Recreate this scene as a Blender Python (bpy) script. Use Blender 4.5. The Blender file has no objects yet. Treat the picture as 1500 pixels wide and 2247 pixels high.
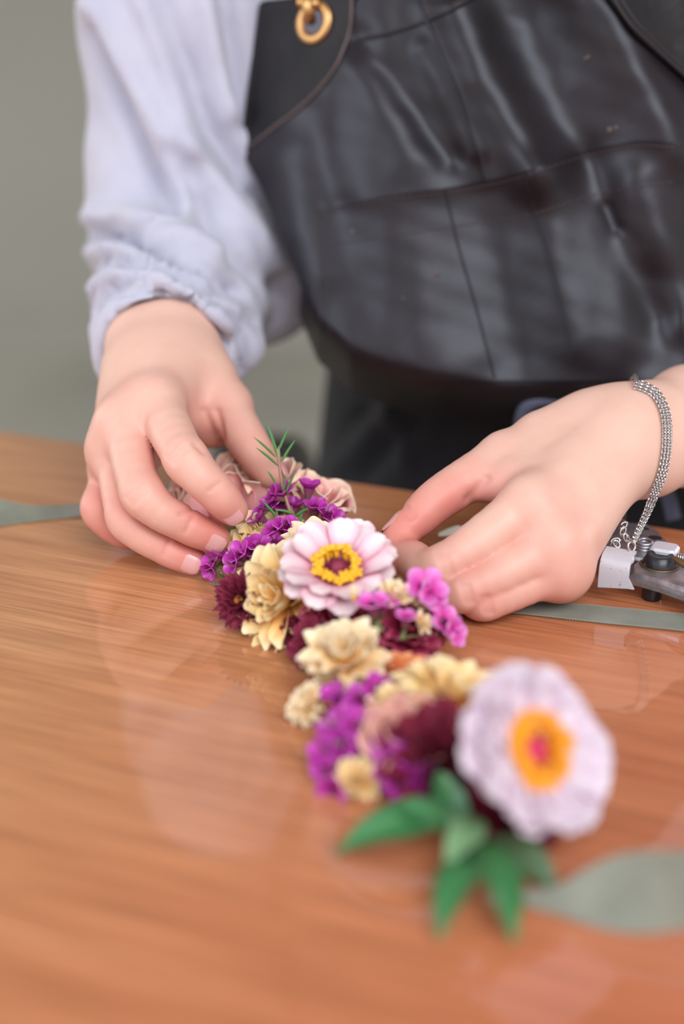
import bpy, math, random
import numpy as np
from mathutils import Matrix, Vector

random.seed(7)
rng = np.random.default_rng(7)
SC = bpy.context.scene
COL = SC.collection

# ------------------------------------------------------------------ camera
CAM_H, PITCH = 0.288, math.radians(22.0)
FPX = 50.0 / 36.0 * 2247.0
cd = bpy.data.cameras.new('camera')
cd.sensor_fit = 'VERTICAL'; cd.sensor_height = 36.0; cd.sensor_width = 24.0
cd.lens = 50.0
cd.clip_start = 0.02
cd.dof.use_dof = True
cd.dof.focus_distance = 0.668
cd.dof.aperture_fstop = 2.5
cam = bpy.data.objects.new('camera', cd); COL.objects.link(cam)
cam.location = (0, 0, CAM_H)
cam.rotation_euler = (math.pi / 2 - PITCH, 0, 0)
SC.camera = cam

# ------------------------------------------------------------------ world, lights, exposure
w = bpy.data.worlds.new('world'); SC.world = w; w.use_nodes = True
w.node_tree.nodes['Background'].inputs[0].default_value = (1.0, 0.97, 0.965, 1)
w.node_tree.nodes['Background'].inputs[1].default_value = 0.98

def area(name, loc, target, sx, sy, power, col):
    l = bpy.data.lights.new(name, 'AREA'); l.shape = 'RECTANGLE'; l.size = sx; l.size_y = sy
    l.energy = power; l.color = col
    o = bpy.data.objects.new(name, l); COL.objects.link(o)
    o.location = loc
    o.rotation_euler = (Vector(target) - Vector(loc)).to_track_quat('-Z', 'Y').to_euler()
    return o
area('window_light', (0.75, -1.40, 2.05), (0.05, .75, 0), 2.2, 1.3, 80, (0.88, 0.94, 1.0))
area('side_window_light', (-2.4, -0.4, 1.2), (0, .7, 0), 1.2, 1.4, 32, (0.78, 0.87, 1.0))
area('back_left_fill_light', (-3.85, 2.7, .5), (1, 3.2, -.5), 1.8, 1.6, 60, (1.0, .98, .93))  # added fill, no real window: brightens the wall and floor behind from the left
area('back_right_fill_light', (3.85, 2.7, .5), (-1, 3.2, -.5), 1.8, 1.6, 60, (1.0, .98, .93))  # its added counterpart on the right, an unseen lamp lifting the background
SC.view_settings.view_transform = 'Standard'
SC.view_settings.look = 'None'
SC.view_settings.exposure = 0.0
SC.view_settings.gamma = 1.0
SC.view_settings.use_curve_mapping = False

# ------------------------------------------------------------------ geometry helpers
CAMP = np.array([0, 0, CAM_H])
FWD = np.array([0, math.cos(PITCH), -math.sin(PITCH)])
UP = np.array([0, math.sin(PITCH), math.cos(PITCH)])
RGT = np.array([1.0, 0, 0])

def P(x, y, d):                       # the point at depth d (m) that the photo shows at pixel x, y
    return CAMP + d * (FWD + RGT * (x - 750) / FPX + UP * (1123.5 - y) / FPX)

def PN(x, y, d):
    x, y, d = np.broadcast_arrays(np.asarray(x, float), np.asarray(y, float), np.asarray(d, float))
    return CAMP + d[..., None] * (FWD + RGT * ((x - 750) / FPX)[..., None] + UP * ((1123.5 - y) / FPX)[..., None])

def PT(x, y, z=0.0):                  # the point at height z over the table top
    v = FWD + RGT * (x - 750) / FPX + UP * (1123.5 - y) / FPX
    return CAMP + v * ((z - CAM_H) / v[2])

def project(V):
    q = V - CAMP
    d = q @ FWD
    return 750 + FPX * (q @ RGT) / d, 1123.5 - FPX * (q @ UP) / d, d

def polydist(x, y, poly):             # distance to a polyline in 2-D, vectorised
    best = np.full(np.shape(x), 1e9)
    for (x0, y0), (x1, y1) in zip(poly[:-1], poly[1:]):
        dx, dy = x1 - x0, y1 - y0
        t = np.clip(((x - x0) * dx + (y - y0) * dy) / (dx * dx + dy * dy + 1e-9), 0, 1)
        best = np.minimum(best, np.hypot(x - x0 - t * dx, y - y0 - t * dy))
    return best

def mesh_from(name, V, F, mat=None, smooth=True, attrs=None):
    me = bpy.data.meshes.new(name)
    V = np.asarray(V, float)
    me.from_pydata([tuple(v) for v in V], [], [tuple(int(i) for i in f) for f in F])
    if smooth: me.polygons.foreach_set('use_smooth', np.ones(len(me.polygons), bool))
    for k, a in (attrs or {}).items():
        at = me.attributes.new(k, 'FLOAT', 'POINT'); at.data.foreach_set('value', np.asarray(a, np.float32))
    if mat: me.materials.append(mat)
    me.update()
    if smooth: me.set_sharp_from_angle(angle=math.radians(52))
    return me

def big_mesh(name, V, Q, mat, attrs=None):         # fast path for quads
    me = bpy.data.meshes.new(name)
    V = np.asarray(V, np.float32); Q = np.asarray(Q, np.int32)
    me.vertices.add(len(V)); me.vertices.foreach_set('co', V.ravel())
    me.loops.add(Q.size); me.loops.foreach_set('vertex_index', Q.ravel())
    me.polygons.add(len(Q)); me.polygons.foreach_set('loop_start', np.arange(0, Q.size, 4, dtype=np.int32))
    me.polygons.foreach_set('loop_total', np.full(len(Q), 4, np.int32))
    me.polygons.foreach_set('use_smooth', np.ones(len(Q), bool))
    for k, a in (attrs or {}).items():
        at = me.attributes.new(k, 'FLOAT', 'POINT'); at.data.foreach_set('value', np.asarray(a, np.float32))
    me.materials.append(mat); me.update(); me.validate()
    return me

def link(name, me, parent=None, M=None):
    o = bpy.data.objects.new(name, me); COL.objects.link(o)
    if parent is not None: o.parent = parent
    if M is not None: o.matrix_basis = M
    return o

def tag(o, label, cat, group=None, kind=None):
    if label: o['label'] = label
    if cat: o['category'] = cat
    if group: o['group'] = group
    if kind: o['kind'] = kind
    return o

def empty(name, M, label, cat, group=None):
    o = bpy.data.objects.new(name, None); COL.objects.link(o)
    o.empty_display_size = 0.02
    o.matrix_basis = M
    return tag(o, label, cat, group)

def frame(origin, zdir, xhint=(1, 0, 0)):          # matrix with +Z along zdir
    z = Vector(zdir).normalized()
    x = Vector(xhint); x = (x - z * x.dot(z))
    if x.length < 1e-4: x = Vector((0, 1, 0)) - z * z.y
    x.normalize(); y = z.cross(x)
    M = Matrix((x, y, z)).transposed().to_4x4(); M.translation = Vector(origin)
    return M

def grid_faces(nu, nv, off=0, flip=False):
    F = []
    for i in range(nu - 1):
        for j in range(nv - 1):
            a = off + i * nv + j
            q = (a, a + nv, a + nv + 1, a + 1)
            F.append(q[::-1] if flip else q)
    return F

def sheet(G, t):                                     # a closed thin sheet from a grid of points (nu,nv,3)
    nu, nv = G.shape[:2]
    du = np.gradient(G, axis=0); dv = np.gradient(G, axis=1)
    n = np.cross(du, dv); n /= np.linalg.norm(n, axis=-1, keepdims=True) + 1e-12
    A = (G + n * t / 2).reshape(-1, 3); B = (G - n * t / 2).reshape(-1, 3)
    N = nu * nv
    F = grid_faces(nu, nv, 0) + grid_faces(nu, nv, N, True)
    rim = [i * nv for i in range(nu)] + [(nu - 1) * nv + j for j in range(1, nv)] + \
          [i * nv + nv - 1 for i in range(nu - 2, -1, -1)] + [j for j in range(nv - 2, 0, -1)]
    for a, b in zip(rim, rim[1:] + rim[:1]): F.append((a, b, b + N, a + N))
    return np.vstack([A, B]), F

def tube(pts, rad, ns=8, caps=True):
    pts = np.asarray(pts, float); n = len(pts)
    rad = np.broadcast_to(np.asarray(rad, float), (n,))
    T = np.gradient(pts, axis=0); T /= np.linalg.norm(T, axis=1, keepdims=True) + 1e-12
    u = np.cross(T[0], [0, 0, 1.0])
    if np.linalg.norm(u) < 1e-3: u = np.cross(T[0], [1.0, 0, 0])
    V = []
    for i in range(n):
        u = u - T[i] * (u @ T[i]); u /= np.linalg.norm(u) + 1e-12
        v = np.cross(T[i], u)
        for k in range(ns):
            a = 2 * math.pi * k / ns
            V.append(pts[i] + rad[i] * (math.cos(a) * u + math.sin(a) * v))
    F = []
    for i in range(n - 1):
        for k in range(ns):
            a, b = i * ns + k, i * ns + (k + 1) % ns
            F.append((a, b, b + ns, a + ns))
    if caps:
        F.append(tuple(range(ns))[::-1]); F.append(tuple((n - 1) * ns + k for k in range(ns)))
    return np.array(V), F

def lathe(prof, ns=24):                              # prof: list of (r, z); closed when r = 0 at the ends
    V, F = [], []
    m = len(prof)
    for r, z in prof:
        for k in range(ns):
            a = 2 * math.pi * k / ns
            V.append((r * math.cos(a), r * math.sin(a), z))
    for i in range(m - 1):
        for k in range(ns):
            a, b = i * ns + k, i * ns + (k + 1) % ns
            F.append((a, b, b + ns, a + ns))
    F.append(tuple(range(ns))[::-1]); F.append(tuple((m - 1) * ns + k for k in range(ns)))
    return np.array(V), F

def merge(*parts):
    V, F, o = [], [], 0
    for v, f in parts:
        V.append(np.asarray(v)); F += [tuple(i + o for i in q) for q in f]; o += len(v)
    return np.vstack(V), F

def prism(poly, z0, z1, bev=0.0):                    # extruded polygon with an inset top edge
    poly = np.asarray(poly, float); n = len(poly)
    c = poly.mean(0)
    def ring(s, z): return np.column_stack([c + (poly - c) * s, np.full(n, z)])
    size = np.abs(poly - c).max()
    s = 1 - bev / size
    R = [ring(s, z0), ring(1, z0 + bev), ring(1, z1 - bev), ring(s, z1)]
    V = np.vstack(R); F = []
    for i in range(3):
        for k in range(n):
            a, b = i * n + k, i * n + (k + 1) % n
            F.append((a, b, b + n, a + n))
    F.append(tuple(range(n))[::-1]); F.append(tuple(3 * n + k for k in range(n)))
    return V, F

def catmull(pts, n):
    p = np.asarray(pts, float); p = np.vstack([2 * p[0] - p[1], p, 2 * p[-1] - p[-2]])
    out = []
    segs = len(p) - 3
    for t in np.linspace(0, segs - 1e-6, n):
        i = int(t); f = t - i
        a, b, c, d = p[i:i + 4]
        out.append(.5 * (2 * b + (c - a) * f + (2 * a - 5 * b + 4 * c - d) * f * f + (3 * b - a - 3 * c + d) * f ** 3))
    return np.array(out)

# ------------------------------------------------------------------ signed distance fields (bodies and cloth bulk)
class Field:
    def __init__(s, lo, hi, h):
        s.lo = np.asarray(lo, float); s.h = h
        s.n = np.ceil((np.asarray(hi) - s.lo) / h).astype(int) + 1
        s.a = np.full(tuple(s.n), 0.05, np.float32)
    def like(s):
        o = Field.__new__(Field); o.lo, o.h, o.n = s.lo, s.h, s.n
        o.a = np.full(tuple(s.n), 0.05, np.float32); return o
    def box(s, lo, hi):
        i0 = np.clip(np.floor((lo - s.lo) / s.h).astype(int), 0, s.n); i1 = np.clip(np.ceil((hi - s.lo) / s.h).astype(int) + 1, 0, s.n)
        sl = tuple(slice(a, b) for a, b in zip(i0, i1))
        ax = [(s.lo[k] + s.h * np.arange(i0[k], i1[k])).astype(np.float32) for k in range(3)]
        return sl, ax
    def cone(s, a, b, ra, rb, k=0.004, sub=False):
        a = np.asarray(a, float); b = np.asarray(b, float); m = max(ra, rb) + max(3 * k, .006) + 2 * s.h
        sl, ax = s.box(np.minimum(a, b) - m, np.maximum(a, b) + m)
        if min(len(q) for q in ax) == 0: return
        X, Y, Z = np.meshgrid(*ax, indexing='ij', sparse=True)
        d = b - a; L = float(d @ d) + 1e-12
        t = np.clip(((X - a[0]) * d[0] + (Y - a[1]) * d[1] + (Z - a[2]) * d[2]) / L, 0, 1)
        D = np.sqrt((X - a[0] - t * d[0]) ** 2 + (Y - a[1] - t * d[1]) ** 2 + (Z - a[2] - t * d[2]) ** 2) - (ra + t * (rb - ra))
        s.put(sl, D, k, sub)
    def torus(s, c, n, R, r, k=0.004, squash=1.0, vdir=None):
        c = np.asarray(c, float); n = np.asarray(n, float); n = n / np.linalg.norm(n)
        m = R * max(1, squash) + r + 3 * k
        sl, ax = s.box(c - m, c + m)
        X, Y, Z = np.meshgrid(*ax, indexing='ij', sparse=True)
        x, y, z = X - c[0], Y - c[1], Z - c[2]
        q = x * n[0] + y * n[1] + z * n[2]
        rr = np.sqrt(np.maximum(x * x + y * y + z * z - q * q, 0))
        s.put(sl, np.sqrt((rr - R) ** 2 + q * q) - r, k, False)
    def put(s, sl, D, k, sub):
        A = s.a[sl]
        if sub:
            D = -D; h = np.clip(.5 + .5 * (A - D) / k, 0, 1) if k > 0 else (A > D)
            s.a[sl] = D + (A - D) * h + (k * h * (1 - h) if k > 0 else 0)
        elif k > 0:
            h = np.clip(.5 + .5 * (A - D) / k, 0, 1)
            s.a[sl] = A + (D - A) * h - k * h * (1 - h)
        else: s.a[sl] = np.minimum(A, D)
    def chain(s, pts, k=0.004):
        for (a, ra), (b, rb) in zip(pts[:-1], pts[1:]): s.cone(a, b, ra, rb, k)
    def union(s, o, k):
        h = np.clip(.5 + .5 * (s.a - o.a) / k, 0, 1)
        s.a = s.a + (o.a - s.a) * h - k * h * (1 - h)
    def mesh(s):
        A = s.a; S = A < 0
        n = np.array(A.shape) - 1
        cnt = np.zeros(tuple(n), np.int8)
        for i in (0, 1):
            for j in (0, 1):
                for k in (0, 1): cnt += S[i:i + n[0], j:j + n[1], k:k + n[2]]
        act = (cnt > 0) & (cnt < 8)
        I = np.argwhere(act); idx = np.full(tuple(n), -1, np.int64); idx[act] = np.arange(len(I))
        acc = np.zeros((len(I), 3)); num = np.zeros(len(I))
        cor = [(i, j, k) for i in (0, 1) for j in (0, 1) for k in (0, 1)]
        for p in range(8):
            for q in range(p + 1, 8):
                e = np.subtract(cor[q], cor[p])
                if np.abs(e).sum() != 1: continue
                va = A[tuple((I + cor[p]).T)].astype(float); vb = A[tuple((I + cor[q]).T)].astype(float)
                m = (va < 0) != (vb < 0)
                t = np.where(m, va / np.where(m, va - vb, 1), 0)
                acc += np.where(m[:, None], np.asarray(cor[p]) + t[:, None] * e, 0); num += m
        V = s.lo + s.h * (I + acc / num[:, None])
        Q = []
        for ax in range(3):
            u, v = (ax + 1) % 3, (ax + 2) % 3
            a = np.take(S, range(A.shape[ax] - 1), ax); b = np.take(S, range(1, A.shape[ax]), ax)
            E = np.argwhere(a != b)
            E = E[(E[:, u] > 0) & (E[:, v] > 0) & (E[:, u] < n[u]) & (E[:, v] < n[v])]
            neg = a[tuple(E.T)]
            c = []
            for du, dv in ((-1, -1), (0, -1), (0, 0), (-1, 0)):
                K = E.copy(); K[:, u] += du; K[:, v] += dv; c.append(idx[tuple(K.T)])
            c = np.stack(c, 1)
            c[~neg] = c[~neg][:, ::-1]
            Q.append(c)
        Q = np.vstack(Q)
        return V, Q[(Q >= 0).all(1)]

def vnormals(V, Q):
    n = np.cross(V[Q[:, 2]] - V[Q[:, 0]], V[Q[:, 3]] - V[Q[:, 1]])
    N = np.zeros_like(V)
    for k in range(4): np.add.at(N, Q[:, k], n)
    return N / (np.linalg.norm(N, axis=1, keepdims=True) + 1e-12)

# ------------------------------------------------------------------ materials
def new_mat(name):
    m = bpy.data.materials.new(name); m.use_nodes = True
    return m, m.node_tree.nodes, m.node_tree.links, m.node_tree.nodes['Principled BSDF']

def setp(b, **k):
    for n, v in k.items():
        n = n.replace('_', ' ')
        if n in b.inputs: b.inputs[n].default_value = v if not isinstance(v, tuple) or len(v) == 4 else (*v, 1)

def srgb(r, g, b):
    f = lambda c: (c / 255 / 12.92) if c / 255 <= .04045 else ((c / 255 + .055) / 1.055) ** 2.4
    return (f(r), f(g), f(b), 1)

def simple(name, col, rough=.5, **k):
    m, N, L, b = new_mat(name)
    setp(b, Base_Color=col, Roughness=rough, **k)
    return m

def noise_mix(m, c1, c2, scale, stretch=(1, 1, 1), detail=4, bump=0.0, bscale=None, lo=.35, hi=.65):
    N, L = m.node_tree.nodes, m.node_tree.links; b = N['Principled BSDF']
    tc = N.new('ShaderNodeTexCoord'); mp = N.new('ShaderNodeMapping'); mp.inputs['Scale'].default_value = stretch
    L.new(tc.outputs['Object'], mp.inputs['Vector'])
    nz = N.new('ShaderNodeTexNoise'); nz.inputs['Scale'].default_value = scale; nz.inputs['Detail'].default_value = detail
    L.new(mp.outputs[0], nz.inputs['Vector'])
    r = N.new('ShaderNodeValToRGB'); r.color_ramp.elements[0].color = c1; r.color_ramp.elements[1].color = c2
    r.color_ramp.elements[0].position = lo; r.color_ramp.elements[1].position = hi
    L.new(nz.outputs['Fac'], r.inputs['Fac']); L.new(r.outputs[0], b.inputs['Base Color'])
    if bump:
        n2 = N.new('ShaderNodeTexNoise'); n2.inputs['Scale'].default_value = bscale or scale * 4
        n2.inputs['Detail'].default_value = 6
        L.new(mp.outputs[0], n2.inputs['Vector'])
        bp = N.new('ShaderNodeBump'); bp.inputs['Strength'].default_value = bump; bp.inputs['Distance'].default_value = .001
        L.new(n2.outputs['Fac'], bp.inputs['Height']); L.new(bp.outputs[0], b.inputs['Normal'])
    return m

def petal_mat(name, stops, rough=.55, edge=None, transl=.12, vein=0.0, jitter=.06):
    """stops: colours from base to tip along attribute t; edge: colour mixed towards the sides (attribute s)"""
    m, N, L, b = new_mat(name)
    at = N.new('ShaderNodeAttribute'); at.attribute_name = 't'
    r = N.new('ShaderNodeValToRGB')
    els = r.color_ramp.elements
    els[0].position, els[0].color = stops[0]; els[1].position, els[1].color = stops[-1]
    for p, c in stops[1:-1]:
        e = els.new(p); e.color = c
    L.new(at.outputs['Fac'], r.inputs['Fac'])
    col = r.outputs[0]
    if edge is not None:
        a2 = N.new('ShaderNodeAttribute'); a2.attribute_name = 's'
        mr = N.new('ShaderNodeMapRange'); mr.inputs['From Min'].default_value = edge[1]; mr.inputs['From Max'].default_value = 1.0
        mr.inputs['To Max'].default_value = edge[2]
        L.new(a2.outputs['Fac'], mr.inputs['Value'])
        mx = N.new('ShaderNodeMix'); mx.data_type = 'RGBA'
        L.new(mr.outputs[0], mx.inputs['Factor']); L.new(col, mx.inputs[6]); mx.inputs[7].default_value = edge[0]
        col = mx.outputs[2]
    oi = N.new('ShaderNodeObjectInfo')
    hs = N.new('ShaderNodeHueSaturation')
    mr2 = N.new('ShaderNodeMapRange'); mr2.inputs['To Min'].default_value = 1 - jitter * 2; mr2.inputs['To Max'].default_value = 1 + jitter
    L.new(oi.outputs['Random'], mr2.inputs['Value']); L.new(mr2.outputs[0], hs.inputs['Value'])
    L.new(col, hs.inputs['Color']); col = hs.outputs[0]
    if vein:
        tc = N.new('ShaderNodeTexCoord'); mp = N.new('ShaderNodeMapping'); mp.inputs['Scale'].default_value = (60, 900, 60)
        nz = N.new('ShaderNodeTexNoise'); nz.inputs['Scale'].default_value = 1.0; nz.inputs['Detail'].default_value = 2
        L.new(tc.outputs['Object'], mp.inputs[0]); L.new(mp.outputs[0], nz.inputs['Vector'])
        bp = N.new('ShaderNodeBump'); bp.inputs['Strength'].default_value = vein; bp.inputs['Distance'].default_value = .0006
        L.new(nz.outputs['Fac'], bp.inputs['Height']); L.new(bp.outputs[0], b.inputs['Normal'])
    L.new(col, b.inputs['Base Color']); b.inputs['Roughness'].default_value = rough
    if transl:
        tb = N.new('ShaderNodeBsdfTranslucent'); L.new(col, tb.inputs['Color'])
        ms = N.new('ShaderNodeMixShader'); ms.inputs[0].default_value = transl
        out = N['Material Output']
        L.new(b.outputs[0], ms.inputs[1]); L.new(tb.outputs[0], ms.inputs[2]); L.new(ms.outputs[0], out.inputs['Surface'])
    return m

# skin: a warm base, redder at knuckles and fingertips (vertex attribute 'red')
def skin_mat():
    m, N, L, b = new_mat('skin')
    at = N.new('ShaderNodeAttribute'); at.attribute_name = 'red'
    tc = N.new('ShaderNodeTexCoord')
    nz = N.new('ShaderNodeTexNoise'); nz.inputs['Scale'].default_value = 90; nz.inputs['Detail'].default_value = 5
    L.new(tc.outputs['Object'], nz.inputs['Vector'])
    ad = N.new('ShaderNodeMath'); ad.operation = 'MULTIPLY_ADD'; ad.inputs[1].default_value = .5; ad.inputs[2].default_value = -.25
    L.new(nz.outputs['Fac'], ad.inputs[0])
    su = N.new('ShaderNodeMath'); su.operation = 'ADD'; su.use_clamp = True
    L.new(at.outputs['Fac'], su.inputs[0]); L.new(ad.outputs[0], su.inputs[1])
    mx = N.new('ShaderNodeMix'); mx.data_type = 'RGBA'
    mx.inputs[6].default_value = srgb(221, 178, 160); mx.inputs[7].default_value = srgb(212, 131, 118)
    L.new(su.outputs[0], mx.inputs['Factor']); L.new(mx.outputs[2], b.inputs['Base Color'])
    setp(b, Roughness=.48, Subsurface_Weight=.12, Subsurface_Scale=.004, Specular_IOR_Level=.35)
    b.inputs['Subsurface Radius'].default_value = (1.0, .35, .2)
    n2 = N.new('ShaderNodeTexNoise'); n2.inputs['Scale'].default_value = 900; n2.inputs['Detail'].default_value = 4
    L.new(tc.outputs['Object'], n2.inputs['Vector'])
    bp = N.new('ShaderNodeBump'); bp.inputs['Strength'].default_value = .12; bp.inputs['Distance'].default_value = .0006
    L.new(n2.outputs['Fac'], bp.inputs['Height']); L.new(bp.outputs[0], b.inputs['Normal'])
    return m
M_SKIN = skin_mat()
M_NAIL = simple('nail', srgb(218, 160, 156), .3, Coat_Weight=.4, Coat_Roughness=.2)
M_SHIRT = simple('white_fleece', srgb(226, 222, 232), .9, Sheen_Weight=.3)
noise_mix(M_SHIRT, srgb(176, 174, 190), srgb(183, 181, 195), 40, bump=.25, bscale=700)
M_LEATHER = simple('black_leather', srgb(38, 31, 34), .44, Specular_IOR_Level=.45, Specular_Tint=(.90, .92, 1.0))
noise_mix(M_LEATHER, srgb(20, 14, 17), srgb(30, 22, 26), 9, bump=.15, bscale=130)
M_LEATHER2 = simple('grained_leather', srgb(30, 27, 30), .55, Specular_IOR_Level=.3)
noise_mix(M_LEATHER2, srgb(19, 16, 18), srgb(30, 26, 29), 30, bump=.4, bscale=260)
M_STITCH = simple('thread', srgb(58, 48, 52), .7)
M_PALESEAM = simple('pale_seam', srgb(86, 72, 70), .6)
M_TROUSER = simple('trouser_cloth', srgb(32, 30, 38), .85)
noise_mix(M_TROUSER, srgb(17, 15, 20), srgb(27, 25, 32), 25, bump=.3, bscale=500)
M_TIE = simple('tie_cloth', srgb(72, 74, 92), .8)
M_BRASS = simple('brass', srgb(204, 158, 106), .42, Metallic=1.0)
M_SILVER = simple('silver', srgb(196, 191, 190), .27, Metallic=1.0)
M_STEEL = simple('worn_steel', srgb(150, 148, 156), .36, Metallic=.85)
noise_mix(M_STEEL, srgb(158, 154, 162), srgb(196, 194, 202), 130, bump=.15, bscale=600)
M_PAINT = simple('pale_painted_steel', srgb(196, 194, 202), .38, Metallic=.2)
noise_mix(M_PAINT, srgb(120, 112, 114), srgb(204, 202, 211), 420, lo=.27, hi=.34, detail=3)
M_BLACK = simple('black_plastic', srgb(34, 33, 40), .35)
M_RIBBON = simple('sage_ribbon', srgb(120, 128, 112), .38, Sheen_Weight=.3)
noise_mix(M_RIBBON, srgb(112, 114, 100), srgb(128, 130, 116), 60, bump=.15, bscale=1500)
M_RIBEDGE = simple('ribbon_edge', srgb(152, 154, 136), .6)
M_WALL = noise_mix(simple('wall_plaster', srgb(150, 149, 140), .9), srgb(146, 145, 136), srgb(156, 155, 146), 1.2)
M_FLOOR = noise_mix(simple('concrete_floor', srgb(170, 168, 158), .6), srgb(160, 158, 150), srgb(176, 174, 165), 1.5)
M_CEIL = simple('ceiling_paint', srgb(150, 140, 132), .9)
M_DARK = simple('dark_vinyl', srgb(70, 64, 62), .6)

def wood_mat():
    m, N, L, b = new_mat('lacquered_wood')
    tc = N.new('ShaderNodeTexCoord')
    def nz(scale, stretch, det, rough=.5):
        mp = N.new('ShaderNodeMapping'); mp.inputs['Scale'].default_value = stretch
        L.new(tc.outputs['Object'], mp.inputs[0])
        n = N.new('ShaderNodeTexNoise'); n.inputs['Scale'].default_value = scale; n.inputs['Detail'].default_value = det
        n.inputs['Roughness'].default_value = rough
        L.new(mp.outputs[0], n.inputs['Vector']); return n
    fine = nz(1, (14, 420, 1), 5, .6)
    mid = nz(1, (3, 60, 1), 3)
    big = nz(1.3, (1, 2.2, 1), 2)
    def mix(fac, a, bb, mode='MIX', f=None):
        x = N.new('ShaderNodeMix'); x.data_type = 'RGBA'; x.blend_type = mode
        if f is not None: x.inputs['Factor'].default_value = f
        else: L.new(fac, x.inputs['Factor'])
        for i, q in ((6, a), (7, bb)):
            if isinstance(q, tuple): x.inputs[i].default_value = q
            else: L.new(q, x.inputs[i])
        return x.outputs[2]
    def ramp(n, lo, hi, c0, c1):
        r = N.new('ShaderNodeValToRGB'); r.color_ramp.elements[0].position = lo; r.color_ramp.elements[1].position = hi
        r.color_ramp.elements[0].color = c0; r.color_ramp.elements[1].color = c1
        L.new(n.outputs['Fac'], r.inputs[0]); return r.outputs[0]
    base = ramp(mid, .3, .7, srgb(194, 134, 90), srgb(212, 154, 108))
    red = ramp(mid, .3, .7, srgb(186, 104, 68), srgb(202, 120, 82))
    sep = N.new('ShaderNodeSeparateXYZ'); L.new(tc.outputs['Object'], sep.inputs[0])
    mr = N.new('ShaderNodeMapRange'); mr.inputs['From Min'].default_value = -.1; mr.inputs['From Max'].default_value = .3
    L.new(sep.outputs['X'], mr.inputs['Value'])
    ad = N.new('ShaderNodeMath'); ad.operation = 'MULTIPLY_ADD'; ad.inputs[1].default_value = .8; ad.use_clamp = True
    L.new(big.outputs['Fac'], ad.inputs[0]); 
    sb = N.new('ShaderNodeMath'); sb.operation = 'SUBTRACT'; sb.inputs[1].default_value = .4
    L.new(mr.outputs[0], sb.inputs[0]); L.new(sb.outputs[0], ad.inputs[2])
    c = mix(ad.outputs[0], base, red)
    c = mix(None, c, ramp(fine, .36, .62, (.66, .60, .56, 1), (1.06, 1.05, 1.04, 1)), 'MULTIPLY', .8)
    L.new(c, b.inputs['Base Color'])
    setp(b, Roughness=.45, Coat_Weight=1.0, Coat_Roughness=.03, Coat_IOR=1.6, Specular_IOR_Level=.3)
    wv = nz(1, (9, 9, 1), 2)
    bp = N.new('ShaderNodeBump'); bp.inputs['Strength'].default_value = .10; bp.inputs['Distance'].default_value = .002
    L.new(wv.outputs['Fac'], bp.inputs['Height']); L.new(bp.outputs[0], b.inputs['Coat Normal'])
    return m
M_WOOD = wood_mat()
# ------------------------------------------------------------------ room
def box(lo, hi):
    (x0, y0, z0), (x1, y1, z1) = lo, hi
    V = [(x, y, z) for x in (x0, x1) for y in (y0, y1) for z in (z0, z1)]
    return np.array(V), [(0, 1, 3, 2), (4, 6, 7, 5), (0, 4, 5, 1), (2, 3, 7, 6), (0, 2, 6, 4), (1, 5, 7, 3)]
FZ = -0.90
def struct(name, lo, hi, mat):
    o = link(name, mesh_from(name, *box(lo, hi), mat, smooth=False)); o['kind'] = 'structure'; return o
struct('floor', (-4, -3.2, FZ - .1), (4, 4.3, FZ), M_FLOOR)
struct('wall_back', (-4, 4.3, FZ), (4, 4.42, 2.0), M_WALL)
struct('ceiling', (-4, -.4, 2.0), (4, 4.42, 2.1), M_CEIL)
struct('wall_left', (-4.1, 1.2, FZ), (-4, 4.42, 2.0), M_WALL)
struct('wall_right', (4, 1.2, FZ), (4.1, 4.42, 2.0), M_WALL)
struct('baseboard_back', (-4, 4.275, FZ), (4, 4.298, FZ + .10), M_WALL)

# ------------------------------------------------------------------ table
eL, eR = PT(0, 945), PT(1500, 1163)
e = eR - eL; e[2] = 0; e /= np.linalg.norm(e)
yaw = math.atan2(e[1], e[0])
away = np.array([-e[1], e[0], 0])
mid = (eL + eR) / 2
table = empty('work_table', Matrix.Translation((mid[0], mid[1], FZ)) @ Matrix.Rotation(yaw, 4, 'Z'),
              'glossy lacquered orange brown wood work table under the flowers and hands', 'table')
def rounded_slab(x0, x1, y0, y1, z0, z1, r=.012, b=.003):
    pts = []
    for cx, cy, a0 in ((x1 - r, y1 - r, 0), (x0 + r, y1 - r, 90), (x0 + r, y0 + r, 180), (x1 - r, y0 + r, 270)):
        for k in range(6):
            a = math.radians(a0 + 18 * k); pts.append((cx + r * math.cos(a), cy + r * math.sin(a)))
    return prism(pts, z0, z1, b)
T0 = -FZ
link('tabletop', mesh_from('tabletop', *rounded_slab(-1.05, 1.05, -1.15, 0, T0 - .034, T0), M_WOOD, smooth=False), table)
for sx in (-1, 1):
    for y in (-1.02, -.13):
        link('leg', mesh_from('leg', *box((sx * .93 - .03, y - .03, 0), (sx * .93 + .03, y + .03, T0 - .034)), M_WOOD, smooth=False), table)
for y in (-1.02, -.13):
    link('apron_rail', mesh_from('apron_rail', *box((-.9, y - .011, T0 - .114), (.9, y + .011, T0 - .034)), M_WOOD, smooth=False), table)

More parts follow.
